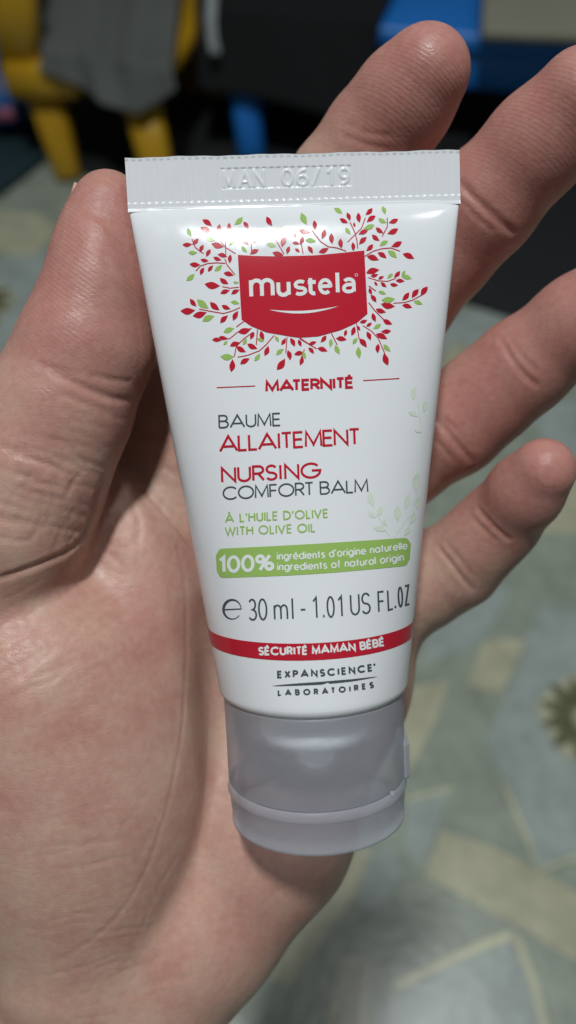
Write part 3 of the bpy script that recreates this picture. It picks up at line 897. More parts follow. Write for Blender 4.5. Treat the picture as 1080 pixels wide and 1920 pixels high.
index = finger([(395, 765, 151, 10.6), (470, 615, 148, 9.6), (572, 450, 143.5, 9.4), (640, 350, 139.5, 8.5), (705, 260, 135, 8.1), (760, 185, 130, 7.5), (800, 133, 126.5, 6.6)])
middle = finger([(520, 830, 156, 11.2), (640, 680, 151, 9.7), (745, 562, 146.5, 9.5), (830, 465, 141.5, 8.7), (905, 385, 136, 8.4), (1010, 268, 129, 7.8), (1090, 178, 123, 6.7)])
ring = finger([(610, 960, 158, 10.8), (740, 865, 151, 9.0), (848, 797, 146, 8.5), (915, 742, 143, 7.9), (980, 688, 139.5, 7.7), (1085, 603, 133, 7.0), (1170, 535, 128, 6.1)])
pinky = finger([(690, 1120, 153, 10.0), (790, 1090, 149.5, 8.2), (856, 1058, 146, 7.3), (900, 1015, 142, 6.5), (938, 978, 139.5, 6.3), (985, 922, 133.5, 5.8), (1018, 882, 129.5, 5.0)])
thumb = finger([(-10, 1080, 133, 12.0), (22, 965, 129.5, 12.1), (62, 875, 127.5, 10.9), (112, 765, 126.5, 10.2), (163, 645, 125.5, 9.5), (184, 545, 124.5, 7.6), (194, 460, 124.0, 6.0), (204, 392, 124.0, 4.9)], 3.0,
               [(at(203, 430, 125.5), (5.2, 7.8, 6.8), None), (at(192, 520, 126), (6.5, 11, 8.4), None)])

fing = None
for Df in (index, middle, ring, pinky):
    fing = Df if fing is None else np.minimum(fing, Df)
D = smin(palm, fing, 5.0)
D = smin(D, then, 2.6)
D = smin(D, thumb, 1.8)
del palm, then, index, middle, ring, pinky, thumb, fing

# the hand gives way where the tube presses on it
X, Y, Z = np.meshgrid(*[a.astype(np.float32) for a in AXS], indexing='ij', sparse=True)
near = D < 6
ii = np.argwhere(near)
Q = np.stack([AXS[0][ii[:, 0]], AXS[1][ii[:, 1]], AXS[2][ii[:, 2]]], -1) - P0
qu, qv, qw = Q @ RX, Q @ AX, Q @ NZ
aw, bw = half_w(qv), np.maximum(half_d(qv), 1.0)
ft = (np.sqrt((qu / aw) ** 2 + (qw / bw) ** 2) - 1) * np.minimum(aw, bw)
ft = np.maximum(ft, np.maximum(-qv, qv - LEN - 0.3))
vals = D[near]
D[near] = -smin(-vals, ft.astype(np.float32) - 0.12, 1.2)
del ii, Q, qu, qv, qw, aw, bw, ft, vals, near

# surface nets
def surface(D):
    S = D < 0
    c8 = [S[i:DIM[0] - 1 + i, j:DIM[1] - 1 + j, k:DIM[2] - 1 + k] for i in (0, 1) for j in (0, 1) for k in (0, 1)]
    cnt = sum(c.astype(np.int8) for c in c8)
    act = (cnt > 0) & (cnt < 8)
    idx = np.argwhere(act)
    vid = np.full(act.shape, -1, np.int32)
    vid[act] = np.arange(len(idx))
    corners = np.array([(i, j, k) for i in (0, 1) for j in (0, 1) for k in (0, 1)])
    val = np.stack([D[idx[:, 0] + c[0], idx[:, 1] + c[1], idx[:, 2] + c[2]] for c in corners], 1)
    acc = np.zeros((len(idx), 3)); n = np.zeros(len(idx))
    for a in range(8):
        for b in range(a + 1, 8):
            if np.abs(corners[a] - corners[b]).sum() != 1: continue
            va, vb = val[:, a], val[:, b]
            m = (va < 0) != (vb < 0)
            t = np.where(m, va / np.where(m, va - vb, 1), 0)
            acc += np.where(m[:, None], corners[a] + t[:, None] * (corners[b] - corners[a]), 0); n += m
    V = LO + VOX * (idx + acc / n[:, None])
    faces = []
    for ax in range(3):
        o1, o2 = (ax + 1) % 3, (ax + 2) % 3
        s0 = [slice(None)] * 3; s1 = [slice(None)] * 3
        s0[ax] = slice(0, -1); s1[ax] = slice(1, None)
        ch = S[tuple(s0)] != S[tuple(s1)]
        e = np.argwhere(ch)
        e = e[(e[:, o1] > 0) & (e[:, o2] > 0) & (e[:, o1] < DIM[o1] - 1) & (e[:, o2] < DIM[o2] - 1)]
        inside0 = S[e[:, 0], e[:, 1], e[:, 2]]
        q = []
        for d1, d2 in ((-1, -1), (0, -1), (0, 0), (-1, 0)):
            c = e.copy(); c[:, o1] += d1; c[:, o2] += d2
            q.append(vid[c[:, 0], c[:, 1], c[:, 2]])
        q = np.stack(q, 1)
        q[~inside0] = q[~inside0][:, ::-1]
        faces.append(q)
    Fq = np.concatenate(faces)
    return V, Fq[(Fq >= 0).all(1)]

def sample(P):
    g = (P - LO) / VOX
    i = np.clip(np.floor(g).astype(int), 0, DIM - 2)
    f = np.clip(g - i, 0, 1)
    r = 0
    for a in (0, 1):
        for b in (0, 1):
            for c in (0, 1):
                w = (f[:, 0] if a else 1 - f[:, 0]) * (f[:, 1] if b else 1 - f[:, 1]) * (f[:, 2] if c else 1 - f[:, 2])
                r = r + w * D[i[:, 0] + a, i[:, 1] + b, i[:, 2] + c]
    return r

def grad(P, h=0.8):
    G = np.stack([sample(P + np.eye(3)[i] * h) - sample(P - np.eye(3)[i] * h) for i in range(3)], 1)
    return G / (np.linalg.norm(G, axis=1)[:, None] + 1e-9)

def project(P, it=2):
    for _ in range(it):
        P = P - np.clip(sample(P), -0.4, 0.4)[:, None] * grad(P)
    return P

def edge_smooth(V, Fq, it, lam=0.5):
    E = np.concatenate([Fq[:, [0, 1]], Fq[:, [1, 2]], Fq[:, [2, 3]], Fq[:, [3, 0]]])
    n = np.bincount(E[:, 0], minlength=len(V)) + np.bincount(E[:, 1], minlength=len(V))
    for _ in range(it):
        S = np.stack([np.bincount(E[:, 0], V[E[:, 1], c], len(V)) + np.bincount(E[:, 1], V[E[:, 0], c], len(V)) for c in range(3)], 1)
        V = V + lam * (S / n[:, None] - V)
    return V

def subdivide(V, Fq):
    E = np.concatenate([Fq[:, [0, 1]], Fq[:, [1, 2]], Fq[:, [2, 3]], Fq[:, [3, 0]]])
    E = np.sort(E, 1)
    key = E[:, 0].astype(np.int64) * len(V) + E[:, 1]
    u, inv = np.unique(key, return_inverse=True)
    a, b = u // len(V), u % len(V)
    mid = (V[a] + V[b]) / 2
    cen = V[Fq].mean(1)
    nF = len(Fq); n0 = len(V); n1 = n0 + len(u)
    e = inv.reshape(4, nF).T + n0
    c = np.arange(nF) + n1
    out = np.concatenate([np.stack([Fq[:, i], e[:, i], c, e[:, i - 1]], 1) for i in range(4)])
    return np.concatenate([V, mid, cen]), out

HV, HF = surface(D)
HV = project(HV, 2)
HV = edge_smooth(HV, HF, 2)
HV, HF = subdivide(HV, HF)
HV = edge_smooth(HV, HF, 3)
HN = grad(HV)

# creases and folds: lines on the skin (picture points found on the surface), depth mm, width mm
hbvh = BVHTree.FromPolygons([tuple(v) for v in HV], [tuple(int(i) for i in f) for f in HF])
def on_skin(x, y):
    d = at(x, y, 1.0); d /= np.linalg.norm(d)
    h = hbvh.ray_cast(Vector((0, 0, 0)), Vector(d))[0]
    return None if h is None else np.array(h)

CREASE = [
 ([(85, 693), (130, 712), (170, 733), (210, 747), (250, 752)], 0.75, 0.75), ([(60, 680), (110, 692), (160, 705)], 0.30, 0.5), ([(165, 700), (205, 712), (250, 715)], 0.45, 0.6), ([(110, 735), (160, 758), (210, 775)], 0.25, 0.5),
 ([(-40, 1098), (0, 1084), (50, 1068), (95, 1050), (135, 1030), (158, 1005), (170, 970), (180, 930), (196, 885)], 0.9, 0.8),
 ([(198, 842), (255, 905), (308, 960), (345, 1005), (380, 1045)], 0.7, 0.6),
 ([(322, 985), (340, 1050), (350, 1130), (352, 1230), (346, 1340), (328, 1450), (300, 1560), (268, 1645), (215, 1725), (140, 1785), (60, 1815)], 0.17, 0.6),
 ([(398, 1290), (388, 1430), (374, 1580), (362, 1700), (356, 1780)], 0.12, 0.5),
 ([(240, 930), (262, 975), (258, 1030)], 0.45, 0.8), ([(135, 1010), (185, 1025), (230, 1060)], 0.35, 0.8),
 ([(856, 335), (880, 362), (915, 395), (948, 425), (968, 440)], 0.75, 0.8), ([(862, 372), (900, 412), (930, 436)], 0.35, 0.6),
 ([(936, 628), (955, 665), (985, 705), (1012, 728)], 0.6, 0.7), ([(950, 625), (975, 665), (1010, 700)], 0.25, 0.5),
 ([(800, 770), (832, 800), (866, 842), (888, 870)], 0.75, 0.8), ([(812, 820), (840, 850), (872, 890)], 0.40, 0.6), ([(820, 775), (850, 800), (890, 845)], 0.3, 0.5),
 ([(892, 948), (915, 975), (940, 1000), (962, 1018)], 0.60, 0.6), ([(880, 965), (905, 990), (940, 1020)], 0.25, 0.45),
 ([(818, 1020), (842, 1050), (868, 1085), (890, 1110)], 0.65, 0.6), ([(832, 1012), (860, 1045), (892, 1085)], 0.35, 0.5),
 ([(770, 1225), (785, 1236), (800, 1238)], 0.9, 1.2),
 ([(600, 232), (650, 258), (700, 275), (750, 283)], 0.22, 0.7), ([(640, 230), (690, 250), (740, 255)], 0.15, 0.5),
 ([(300, 870), (330, 890), (350, 930)], 0.3, 0.7), ([(280, 800), (320, 815), (350, 830)], 0.4, 0.8), ([(250, 760), (300, 765), (330, 770)], 0.35, 0.8),
]
rr = random.Random(3)
def fan(n, x0, x1, y0, y1, ang_, L, dep, wid, jit=8, bend=0.1):
    for _ in range(n):
        x, y = rr.uniform(x0, x1), rr.uniform(y0, y1)
        a = math.radians(ang_ + rr.uniform(-jit, jit)); l = L * rr.uniform(0.5, 1.3)
        b = rr.uniform(-bend, bend) * l
        pts = []
        for t in np.linspace(-0.5, 0.5, 5):
            pts.append((x + math.cos(a) * l * t + math.sin(a) * b * (1 - 4 * t * t), y - math.sin(a) * l * t + math.cos(a) * b * (1 - 4 * t * t)))
        CREASE.append((pts, dep * 0.62 * rr.uniform(0.4, 1.2), wid * rr.uniform(0.8, 1.2)))
fan(34, 0, 185, 830, 1020, -16, 95, 0.26, 0.42)          # skin of the thumb root
fan(22, 0, 160, 880, 1030, 65, 55, 0.20, 0.38)
fan(40, 0, 200, 1080, 1330, 30, 150, 0.17, 0.34)          # ball of the thumb
fan(14, 0, 150, 1090, 1250, -50, 60, 0.10, 0.34)
fan(26, 0, 260, 1450, 1760, 8, 150, 0.12, 0.40, 14)
fan(14, 180, 420, 1500, 1850, 62, 110, 0.12, 0.40, 12)
fan(16, 230, 340, 900, 1060, 60, 60, 0.12, 0.38, 20)
fan(14, 60, 250, 760, 860, -12, 80, 0.10, 0.36)
fan(8, 780, 880, 1080, 1200, -50, 60, 0.12, 0.40)
fan(14, 380, 560, 1650, 1880, 70, 120, 0.10, 0.40, 25)
fan(12, 0, 350, 1780, 1910, 20, 170, 0.14, 0.45, 12)

DISP = np.zeros(len(HV))
RUF = np.zeros(len(HV))
facing = HN[:, 2] > -0.35
for pix, dep, wid in CREASE:
    wid = max(0.42, wid * 0.72)
    pts = [on_skin(*p) for p in pix]
    pts = [p for p in pts if p is not None]
    if len(pts) < 2: continue
    pts = [p for i, p in enumerate(pts) if i == 0 or np.linalg.norm(p - pts[i - 1]) < 25]
    if len(pts) < 2: continue
    # dense smooth line, snapped to the skin
    arr = np.array(pts); s = np.linspace(0, len(arr) - 1, 12 * len(arr))
    dense = np.stack([np.interp(s, np.arange(len(arr)), arr[:, c]) for c in range(3)], 1)
    ker = np.ones(9) / 9
    dense = np.stack([np.convolve(np.pad(dense[:, c], 4, 'edge'), ker, 'valid') for c in range(3)], 1)
    R = 4 * wid
    lo, hi = dense.min(0) - R, dense.max(0) + R
    m = np.where(((HV > lo) & (HV < hi)).all(1) & facing)[0]
    if not len(m): continue
    best = np.full(len(m), 1e9); tb_ = np.zeros(len(m))
    for q0 in range(0, len(m), 20000):
        mm = m[q0:q0 + 20000]
        dd = np.linalg.norm(HV[mm][:, None] - dense[None], axis=2)
        k_ = dd.argmin(1)
        best[q0:q0 + 20000] = dd[np.arange(len(mm)), k_]; tb_[q0:q0 + 20000] = k_ / (len(dense) - 1)
    fade = np.clip(np.minimum(tb_, 1 - tb_) * 6, 0, 1) ** 0.7
    prof = -np.exp(-(best / wid) ** 2) + 0.12 * np.exp(-((best - 2.0 * wid) / (0.9 * wid)) ** 2)
    DISP[m] += dep * (0.40 if dep > 0.3 else 0.62) * prof * fade
DISP = np.clip(DISP, -2.2, 0.8)
# soft unevenness of the flesh
def lump(P, s, seed):
    r_ = np.random.default_rng(seed); o = 0
    for _ in range(6):
        k_ = r_.normal(size=3) / s; o = o + np.sin(P @ k_ * 2 * math.pi + r_.uniform(0, 6.28))
    return o / 6
DISP += 0.22 * lump(HV, 24, 1) + 0.05 * lump(HV, 10, 2)
HV = HV + HN * DISP[:, None]

# where the blood shows: finger ends and ball of the thumb
def glow(P, c, r): return np.exp(-(np.linalg.norm(P - c, axis=1) / r) ** 2)
RED = 0.9 * glow(HV, at(790, 150, 128), 19) + 0.95 * glow(HV, at(1030, 240, 128), 23) + 0.95 * glow(HV, at(1070, 620, 131), 22) + 1.0 * glow(HV, at(1000, 910, 131), 15) \
    + 0.9 * glow(HV, at(195, 430, 120), 16) + 0.75 * glow(HV, at(160, 620, 119), 17) + 0.40 * glow(HV, at(860, 800, 140), 12) + 0.30 * glow(HV, at(120, 1330, 120), 22) + 0.5 * glow(HV, at(270, 1120, 134), 9) + 0.35 * glow(HV, at(470, 1720, 138), 20)
RED = np.clip(RED, 0, 1)
RIDGE = np.clip(glow(HV, at(165, 470, 120), 17) + glow(HV, at(780, 150, 126), 14) + glow(HV, at(1070, 190, 124), 14), 0, 1)

M_skin = N('skin')
sv = M_skin.obj_coord(1000.0)
at_red = M_skin.n('ShaderNodeAttribute', attribute_name='redness')
at_rid = M_skin.n('ShaderNodeAttribute', attribute_name='ridge')
n1 = M_skin.noise(sv, 0.13, 3, 0.62)
n2 = M_skin.noise(sv, 0.9, 2, 0.6)
c1 = M_skin.ramp(n1.outputs['Fac'], [(0.31, (0.515, 0.28, 0.223)), (0.50, (0.565, 0.35, 0.275)), (0.69, (0.595, 0.41, 0.315))])
c2 = M_skin.mix(M_skin.math('MULTIPLY', at_red.outputs['Fac'], 0.70), c1.outputs['Color'], (0.45, 0.165, 0.145))
c3 = M_skin.mix(0.07, c2, M_skin.ramp(n2.outputs['Fac'], [(0.35, (0.30, 0.14, 0.11)), (0.65, (0.85, 0.66, 0.56))]).outputs['Color'])
M_skin.l(c3, M_skin.b.inputs['Base Color'])
M_skin.set(Roughness=0.46, Specular_IOR_Level=0.33, Subsurface_Weight=0.45, Subsurface_Scale=0.0014)
M_skin.b.inputs['Subsurface Radius'].default_value = (1.0, 0.42, 0.25)
rn = M_skin.noise(sv, 0.5, 2, 0.6)
M_skin.l(M_skin.ramp(rn.outputs['Fac'], [(0.3, 0.34), (0.7, 0.52)]).outputs['Color'], M_skin.b.inputs['Roughness'])
# fine relief: cells of skin, cross lines, finger ridges
wob = M_skin.noise(sv, 0.6, 1)
wadd = M_skin.n('ShaderNodeVectorMath', operation='MULTIPLY_ADD')
M_skin.l(wob.outputs['Color'], wadd.inputs[0]); wadd.inputs[1].default_value = (1.5, 1.5, 1.5); M_skin.l(sv, wadd.inputs[2])
fine = M_skin.noise(sv, 3.2, 2, 0.65)
lines = []
for turn, sc in ((25, 0.90), (-40, 1.05)):          # two families of fine crossing lines
    mp2 = M_skin.n('ShaderNodeMapping'); mp2.inputs['Rotation'].default_value = (math.radians(20), 0.0, math.radians(turn)); mp2.inputs['Scale'].default_value = (0.22, 1.0, 0.8)
    M_skin.l(wadd.outputs[0], mp2.inputs['Vector'])
    v2 = M_skin.n('ShaderNodeTexVoronoi', feature='DISTANCE_TO_EDGE'); v2.inputs['Scale'].default_value = sc
    M_skin.l(mp2.outputs['Vector'], v2.inputs['Vector'])
    lines.append(M_skin.ramp(v2.outputs['Distance'], [(0.0, 0.0), (0.07, 1.0)]).outputs['Color'])
hgt = M_skin.math('MULTIPLY', fine.outputs['Fac'], 1.1)
hgt = M_skin.math('ADD', hgt, M_skin.math('MULTIPLY', M_skin.math('ADD', lines[0], lines[1]), 0.42))
nb1 = M_skin.bump(hgt, 0.28, 0.00011)
wv = M_skin.n('ShaderNodeTexWave', wave_type='BANDS', bands_direction='DIAGONAL'); wv.inputs['Scale'].default_value = 0.60; wv.inputs['Distortion'].default_value = 2.5; wv.inputs['Detail'].default_value = 1.0; wv.inputs['Detail Scale'].default_value = 0.25
M_skin.l(sv, wv.inputs['Vector'])
nb2 = M_skin.bump(M_skin.math('MULTIPLY', wv.outputs['Fac'], at_rid.outputs['Fac']), 0.3, 0.00006, nb1)
M_skin.l(nb2, M_skin.b.inputs['Normal'])
M_skin = M_skin.m

hand_origin = to_world(at(250, 1700, 150.0))
hw = to_world(HV) - hand_origin
me = bpy.data.meshes.new('hand')
me.vertices.add(len(hw)); me.vertices.foreach_set('co', hw.astype(np.float32).ravel())
me.loops.add(HF.size); me.loops.foreach_set('vertex_index', HF.astype(np.int32).ravel())
me.polygons.add(len(HF)); me.polygons.foreach_set('loop_start', np.arange(0, HF.size, 4, dtype=np.int32))
me.update(calc_edges=True); me.validate()
me.polygons.foreach_set('use_smooth', np.ones(len(me.polygons), dtype=bool))
for nm, arr in (('redness', RED), ('ridge', RIDGE)):
    at_ = me.attributes.new(nm, 'FLOAT', 'POINT'); at_.data.foreach_set('value', arr.astype(np.float32))
me.materials.append(M_skin)
hand = link('hand', me, None, tuple(hand_origin))
tag(hand, 'open left hand, palm to the camera, holding the white tube against its thumb', 'hand')

# nails, on the far side of each finger end
M_nail = plain('nail', (0.62, 0.42, 0.33), 0.28, 0.05, 0.5)
def nail(tip, back, out, wid, length, rad, root=0.80):
    tip, back, out = (np.asarray(q, float) for q in (tip, back, out))
    t = tip - back; t /= np.linalg.norm(t)
    o = out - t * (out @ t); o /= np.linalg.norm(o)
    s = np.cross(t, o)
    P, Fq = [], []
    n, m_ = 12, 10
    for lay, rr_ in ((0, rad), (1, rad - 0.5)):
        for i in range(n + 1):
            for j in range(m_ + 1):
                x = (j / m_ - 0.5) * 2; y = i / n
                half = wid / rad / 2 * (1 - 0.35 * max(0, y - 0.7) / 0.3 * abs(x)) 
                a = x * half
                yy = (y - root) * length * (1 - 0.12 * x * x)
                P.append(tip + t * yy + o * (rr_ * math.cos(a) - 0.06 * max(0, yy) ** 2 * 0.3) + s * rr_ * math.sin(a))
    W = m_ + 1; base = (n + 1) * W
    for i in range(n):
        for j in range(m_):
            q = [i * W + j, i * W + j + 1, (i + 1) * W + j + 1, (i + 1) * W + j]
            Fq.append(q); Fq.append([base + k_ for k_ in q[::-1]])
    border = [j for j in range(W)] + [i * W + m_ for i in range(1, n + 1)] + [n * W + j for j in range(m_ - 1, -1, -1)] + [i * W for i in range(n - 1, 0, -1)]
    for a, b in zip(border, border[1:] + border[:1]): Fq.append([b, a, base + a, base + b])
    return link('fingernail', mesh_from('fingernail', to_world(np.array(P)) - hand_origin, Fq, M_nail), hand)
nail(at(204, 400, 124.6), at(171, 520, 124.8), (-1, 0.3, -0.12), 10.5, 13.0, 5.85, 0.80)
nail(at(800, 133, 126.5), at(705, 260, 135), (-0.1, 0.1, -1), 10.0, 11.0, 6.7)
nail(at(1090, 178, 123), at(1010, 268, 129), (-0.1, 0.1, -1), 10.0, 11.0, 6.8)
nail(at(1170, 535, 128), at(1085, 603, 133), (-0.1, 0.1, -1), 9.5, 10.5, 6.1)
nail(at(1018, 882, 129.5), at(938, 978, 139.5), (-0.1, 0.1, -1), 8.0, 9.0, 4.6)
# ------------------------------------------------------------------ things in the background (all standing on the floor)
def prism(name, pts, thick, mat, parent=None, origin=(0, 0, 0), bev=0.004):
    """outline pts (world, any plane z) given thickness downwards, edges rounded"""
    pts = np.array(pts, float); o = np.array(origin, float)
    me = bpy.data.meshes.new(name)
    n = len(pts)
    V = [tuple(p - o) for p in pts] + [tuple(p - o - np.array([0, 0, thick])) for p in pts]
    Fq = [tuple(range(n)), tuple(range(2 * n - 1, n - 1, -1))] + [(i, n + i, n + (i + 1) % n, (i + 1) % n) for i in range(n)]
    me.from_pydata(V, [], Fq); me.update(); me.materials.append(mat)
    ob = link(name, me, parent)
    if parent is None: ob.location = origin
    import bmesh
    bm = bmesh.new(); bm.from_mesh(me); bmesh.ops.recalc_face_normals(bm, faces=bm.faces)
    if bev: bmesh.ops.bevel(bm, geom=bm.edges[:], offset=bev, segments=3, affect='EDGES', profile=0.5)
    bm.to_mesh(me); bm.free()
    me.polygons.foreach_set('use_smooth', [True] * len(me.polygons))
    return ob

def bar(name, a, b, wa, wb, mat, parent, origin, rot=0.0, seg=12, pw=3.5):
    """tapered bar from a to b with a rounded square section; w = (wide, deep)"""
    a, b, o = (np.asarray(q, float) for q in (a, b, origin))
    d = b - a; L = np.linalg.norm(d); d /= L
    ref = np.array([0, 0, 1.0]) if abs(d[2]) < 0.8 else np.array([math.cos(rot), math.sin(rot), 0])
    s = ref - d * (ref @ d); s /= np.linalg.norm(s); t = np.cross(d, s)
    P, Fq = [], []
    lv = [(0, .80), (0.02, 1), (0.98, 1), (1, .80)]
    K = seg * 2
    for f, sc in lv:
        w = (wa[0] + (wb[0] - wa[0]) * f, wa[1] + (wb[1] - wa[1]) * f)
        for k_ in range(K):
            an = 2 * math.pi * k_ / K
            c, si = math.cos(an), math.sin(an)
            r = (abs(c) ** pw + abs(si) ** pw) ** (-1 / pw)
            P.append(a + d * L * f + s * c * r * w[0] / 2 * sc + t * si * r * w[1] / 2 * sc - o)
    for i in range(3):
        Fq += [(i * K + j, i * K + (j + 1) % K, (i + 1) * K + (j + 1) % K, (i + 1) * K + j) for j in range(K)]
    Fq.append(tuple(range(K))[::-1]); Fq.append(tuple(3 * K + j for j in range(K)))
    return link(name, mesh_from(name, P, Fq, mat), parent)

def cloth(name, back, edge, hem, mat, folds, seed, origin, amp=0.012):
    """a cloth lying from a back line over a seat edge and down to a hem (world polylines), with folds"""
    o = np.array(origin, float)
    nu_, nv_ = 64, 40
    r_ = np.random.default_rng(seed)
    def along(p, t):
        p = np.array(p, float); s = np.linspace(0, 1, len(p)); return np.stack([np.interp(t, s, p[:, c]) for c in range(3)], -1)
    ts = np.linspace(0, 1, nu_)
    A, E, B = along(back, ts), along(edge, ts), along(hem, ts)
    ph = r_.uniform(0, 6.28, 5); fr = np.array(folds)
    V = []
    for j in range(nv_):
        f = j / (nv_ - 1)
        if f < 0.5: P = A + (E - A) * (f / 0.5)
        else: P = E + (B - E) * ((f - 0.5) / 0.5)
        wave = sum(np.sin(ts * fr[k_ % len(fr)] * 6.28 + ph[k_] + f * (2.4 if k_ % 2 else -1.9)) for k_ in range(5)) / 5
        P[:, 1] -= amp * (0.4 + f) * (wave + 0.6)
        P[:, 2] += amp * (wave + 0.6) * (1 - 0.3 * f)
        V.append(P)
    V = np.concatenate(V) - o
    n0 = len(V)
    V = np.vstack([V, V + np.array([0, 0.003, -0.004])])
    q = [(j * nu_ + i, j * nu_ + i + 1, (j + 1) * nu_ + i + 1, (j + 1) * nu_ + i) for j in range(nv_ - 1) for i in range(nu_ - 1)]
    fs = q + [tuple(n0 + k_ for k_ in f[::-1]) for f in q]
    bd = list(range(nu_)) + [j * nu_ + nu_ - 1 for j in range(1, nv_)] + [(nv_ - 1) * nu_ + i for i in range(nu_ - 2, -1, -1)] + [j * nu_ for j in range(nv_ - 2, 0, -1)]
    fs += [(b, a, n0 + a, n0 + b) for a, b in zip(bd, bd[1:] + bd[:1])]
    return link(name, mesh_from(name, V, fs, mat), None, tuple(o))

M_yellow = plain('yellow_plastic', (0.52, 0.29, 0.012), 0.33, 0.08, 6, coord=1.0)
M_bluep = plain('blue_plastic', (0.018, 0.20, 0.66), 0.35, 0.08, 6, coord=1.0)
M_greyc = plain('grey_cloth', (0.105, 0.115, 0.11), 0.9, 0.25, 9, 0.6, 60, 1.0)
M_black = plain('black_cloth', (0.0035, 0.004, 0.005), 0.95, 0.2, 9, 0.5, 60, 1.0)
M_beige = plain('beige_cloth', (0.26, 0.25, 0.19), 0.9, 0.15, 9, 0.6, 60, 1.0)
M_dark = plain('charcoal_mat_shade', (0.009, 0.011, 0.012), 0.8, 0.4, 7, 0.5, 60, 1.0)
M_wood = plain('brown_wood', (0.055, 0.025, 0.012), 0.6, 0.35, 14, coord=1.0)
M_post = plain('brown_post', (0.20, 0.085, 0.035), 0.6, 0.35, 14, coord=1.0)
M_stripe = plain('white_trim', (0.30, 0.32, 0.33), 0.8, 0.05, 9, coord=1.0)
M_bprint = plain('blue_bag', (0.012, 0.12, 0.36), 0.5, 0.2, 20, coord=1.0)
M_pink = plain('pink_print', (0.32, 0.10, 0.16), 0.5, 0.1, 20, coord=1.0)
M_teal = plain('teal_cloth', (0.008, 0.030, 0.038), 0.8, 0.3, 9, coord=1.0)

# dark mat, its colour also painting in the shade under the seats
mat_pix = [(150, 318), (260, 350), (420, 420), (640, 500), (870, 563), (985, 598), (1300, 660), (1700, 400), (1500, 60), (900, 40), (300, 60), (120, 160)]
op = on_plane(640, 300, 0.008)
dm = prism('floor_mat_shade', [on_plane(x, y, 0.008) for x, y in mat_pix], 0.006, M_dark, None, tuple(op), 0.0025)
tag(dm, 'dark charcoal mat on the floor, also painting the shade under the plastic seats', 'mat')
# dark cupboard closing the view behind
cw = on_plane(540, 60, 0.0)
cu = prism('cupboard', [(-2.2, 2.35, 0.9), (2.4, 2.35, 0.9), (2.4, 2.75, 0.9), (-2.2, 2.75, 0.9)], 0.9, M_wood, None, (0.1, 2.5, 0.0), 0.01)
tag(cu, 'low dark brown cupboard far behind the seats', 'cupboard')

# yellow chair
ZY = 0.17
yo = on_plane(190, 250, 0.0)
ych = empty('plastic_chair', tuple(yo)); tag(ych, 'yellow plastic chair with splayed legs and a raised arm', 'chair')
A, B = on_plane(35, 108, ZY), on_plane(300, 143, ZY)
dv = B - A; nrm = np.array([-dv[1], dv[0], 0]); nrm /= np.linalg.norm(nrm)
C_, D_ = B + nrm * 0.28, A + nrm * 0.28
prism('seat', [A, B, C_, D_], 0.03, M_yellow, ych, tuple(yo), 0.012)
def leg_bar(px_t, px_f, z, wt, wf, m, par, o, nm='leg'):
    return bar(nm, on_plane(*px_f, 0.003), on_plane(*px_t, z), wf, wt, m, par, o)
leg_bar((72, 128), (131, 333), ZY - 0.03, (0.058, 0.05), (0.040, 0.036), M_yellow, ych, yo)
leg_bar((262, 172), (312, 385), ZY - 0.03, (0.055, 0.05), (0.042, 0.036), M_yellow, ych, yo)
bl, br = D_ + np.array([0.02, 0, 0]), C_ - np.array([0.02, 0, 0])
for p in (bl, br):
    bar('leg', (p[0], p[1] + 0.02, 0.003), (p[0], p[1] - 0.01, ZY - 0.03), (0.038, 0.034), (0.05, 0.045), M_yellow, ych, yo)
kn = on_plane(45, 96, ZY + 0.005)
bar('arm_foot', kn + np.array([-0.025, 0.0, -0.03]), kn + np.array([0.075, -0.012, -0.03]), (0.062, 0.070), (0.050, 0.055), M_yellow, ych, yo, pw=2.6)
bar('arm_post', kn + np.array([-0.012, 0.01, -0.03]), on_plane(20, -60, ZY + 0.12), (0.065, 0.05), (0.055, 0.045), M_yellow, ych, yo)
top1, top2 = on_plane(20, -60, ZY + 0.12), D_ + np.array([-0.05, 0.0, 0.13])
bar('arm_post', D_ + np.array([0.01, 0, -0.02]), top2, (0.06, 0.05), (0.055, 0.045), M_yellow, ych, yo)
bar('backrest', top1 + np.array([0, 0, -0.02]), top2 + np.array([0, 0, -0.02]), (0.07, 0.03), (0.07, 0.03), M_yellow, ych, yo)

gp = on_plane(230, 150, ZY)
eg = lambda t, dy, dz: A + (B - A) * t + np.array([0, dy, dz])
gc = cloth('draped_cloth', [on_plane(60, -160, ZY + .05), on_plane(230, -160, ZY + .05), on_plane(352, -150, ZY + .05)],
           [eg(.20, -.012, .014), eg(.5, -.012, .016), eg(.75, -.012, .016), eg(1.1, -.012, .012)],
           [eg(.17, -.02, -.004), eg(.45, -.03, -.012), eg(.62, -.035, -.030), eg(.85, -.035, -.038), eg(1.12, -.02, -.004)], M_greyc, [1.3, 2.1, 3.3], 4, gp, 0.014)
tag(gc, 'crumpled grey cloth draped over the yellow chair seat', 'cloth')

# brown wooden post between the seats
po = on_plane(362, 175, 0.0)
pb = bar('wooden_post', (0, 0, 0), np.array([-0.01, 0.02, 0.34]), (0.04, 0.05), (0.04, 0.05), M_post, None, (0, 0, 0))
pb.location = tuple(po); tag(pb, 'dark brown wooden post between the yellow and blue seats', 'post')

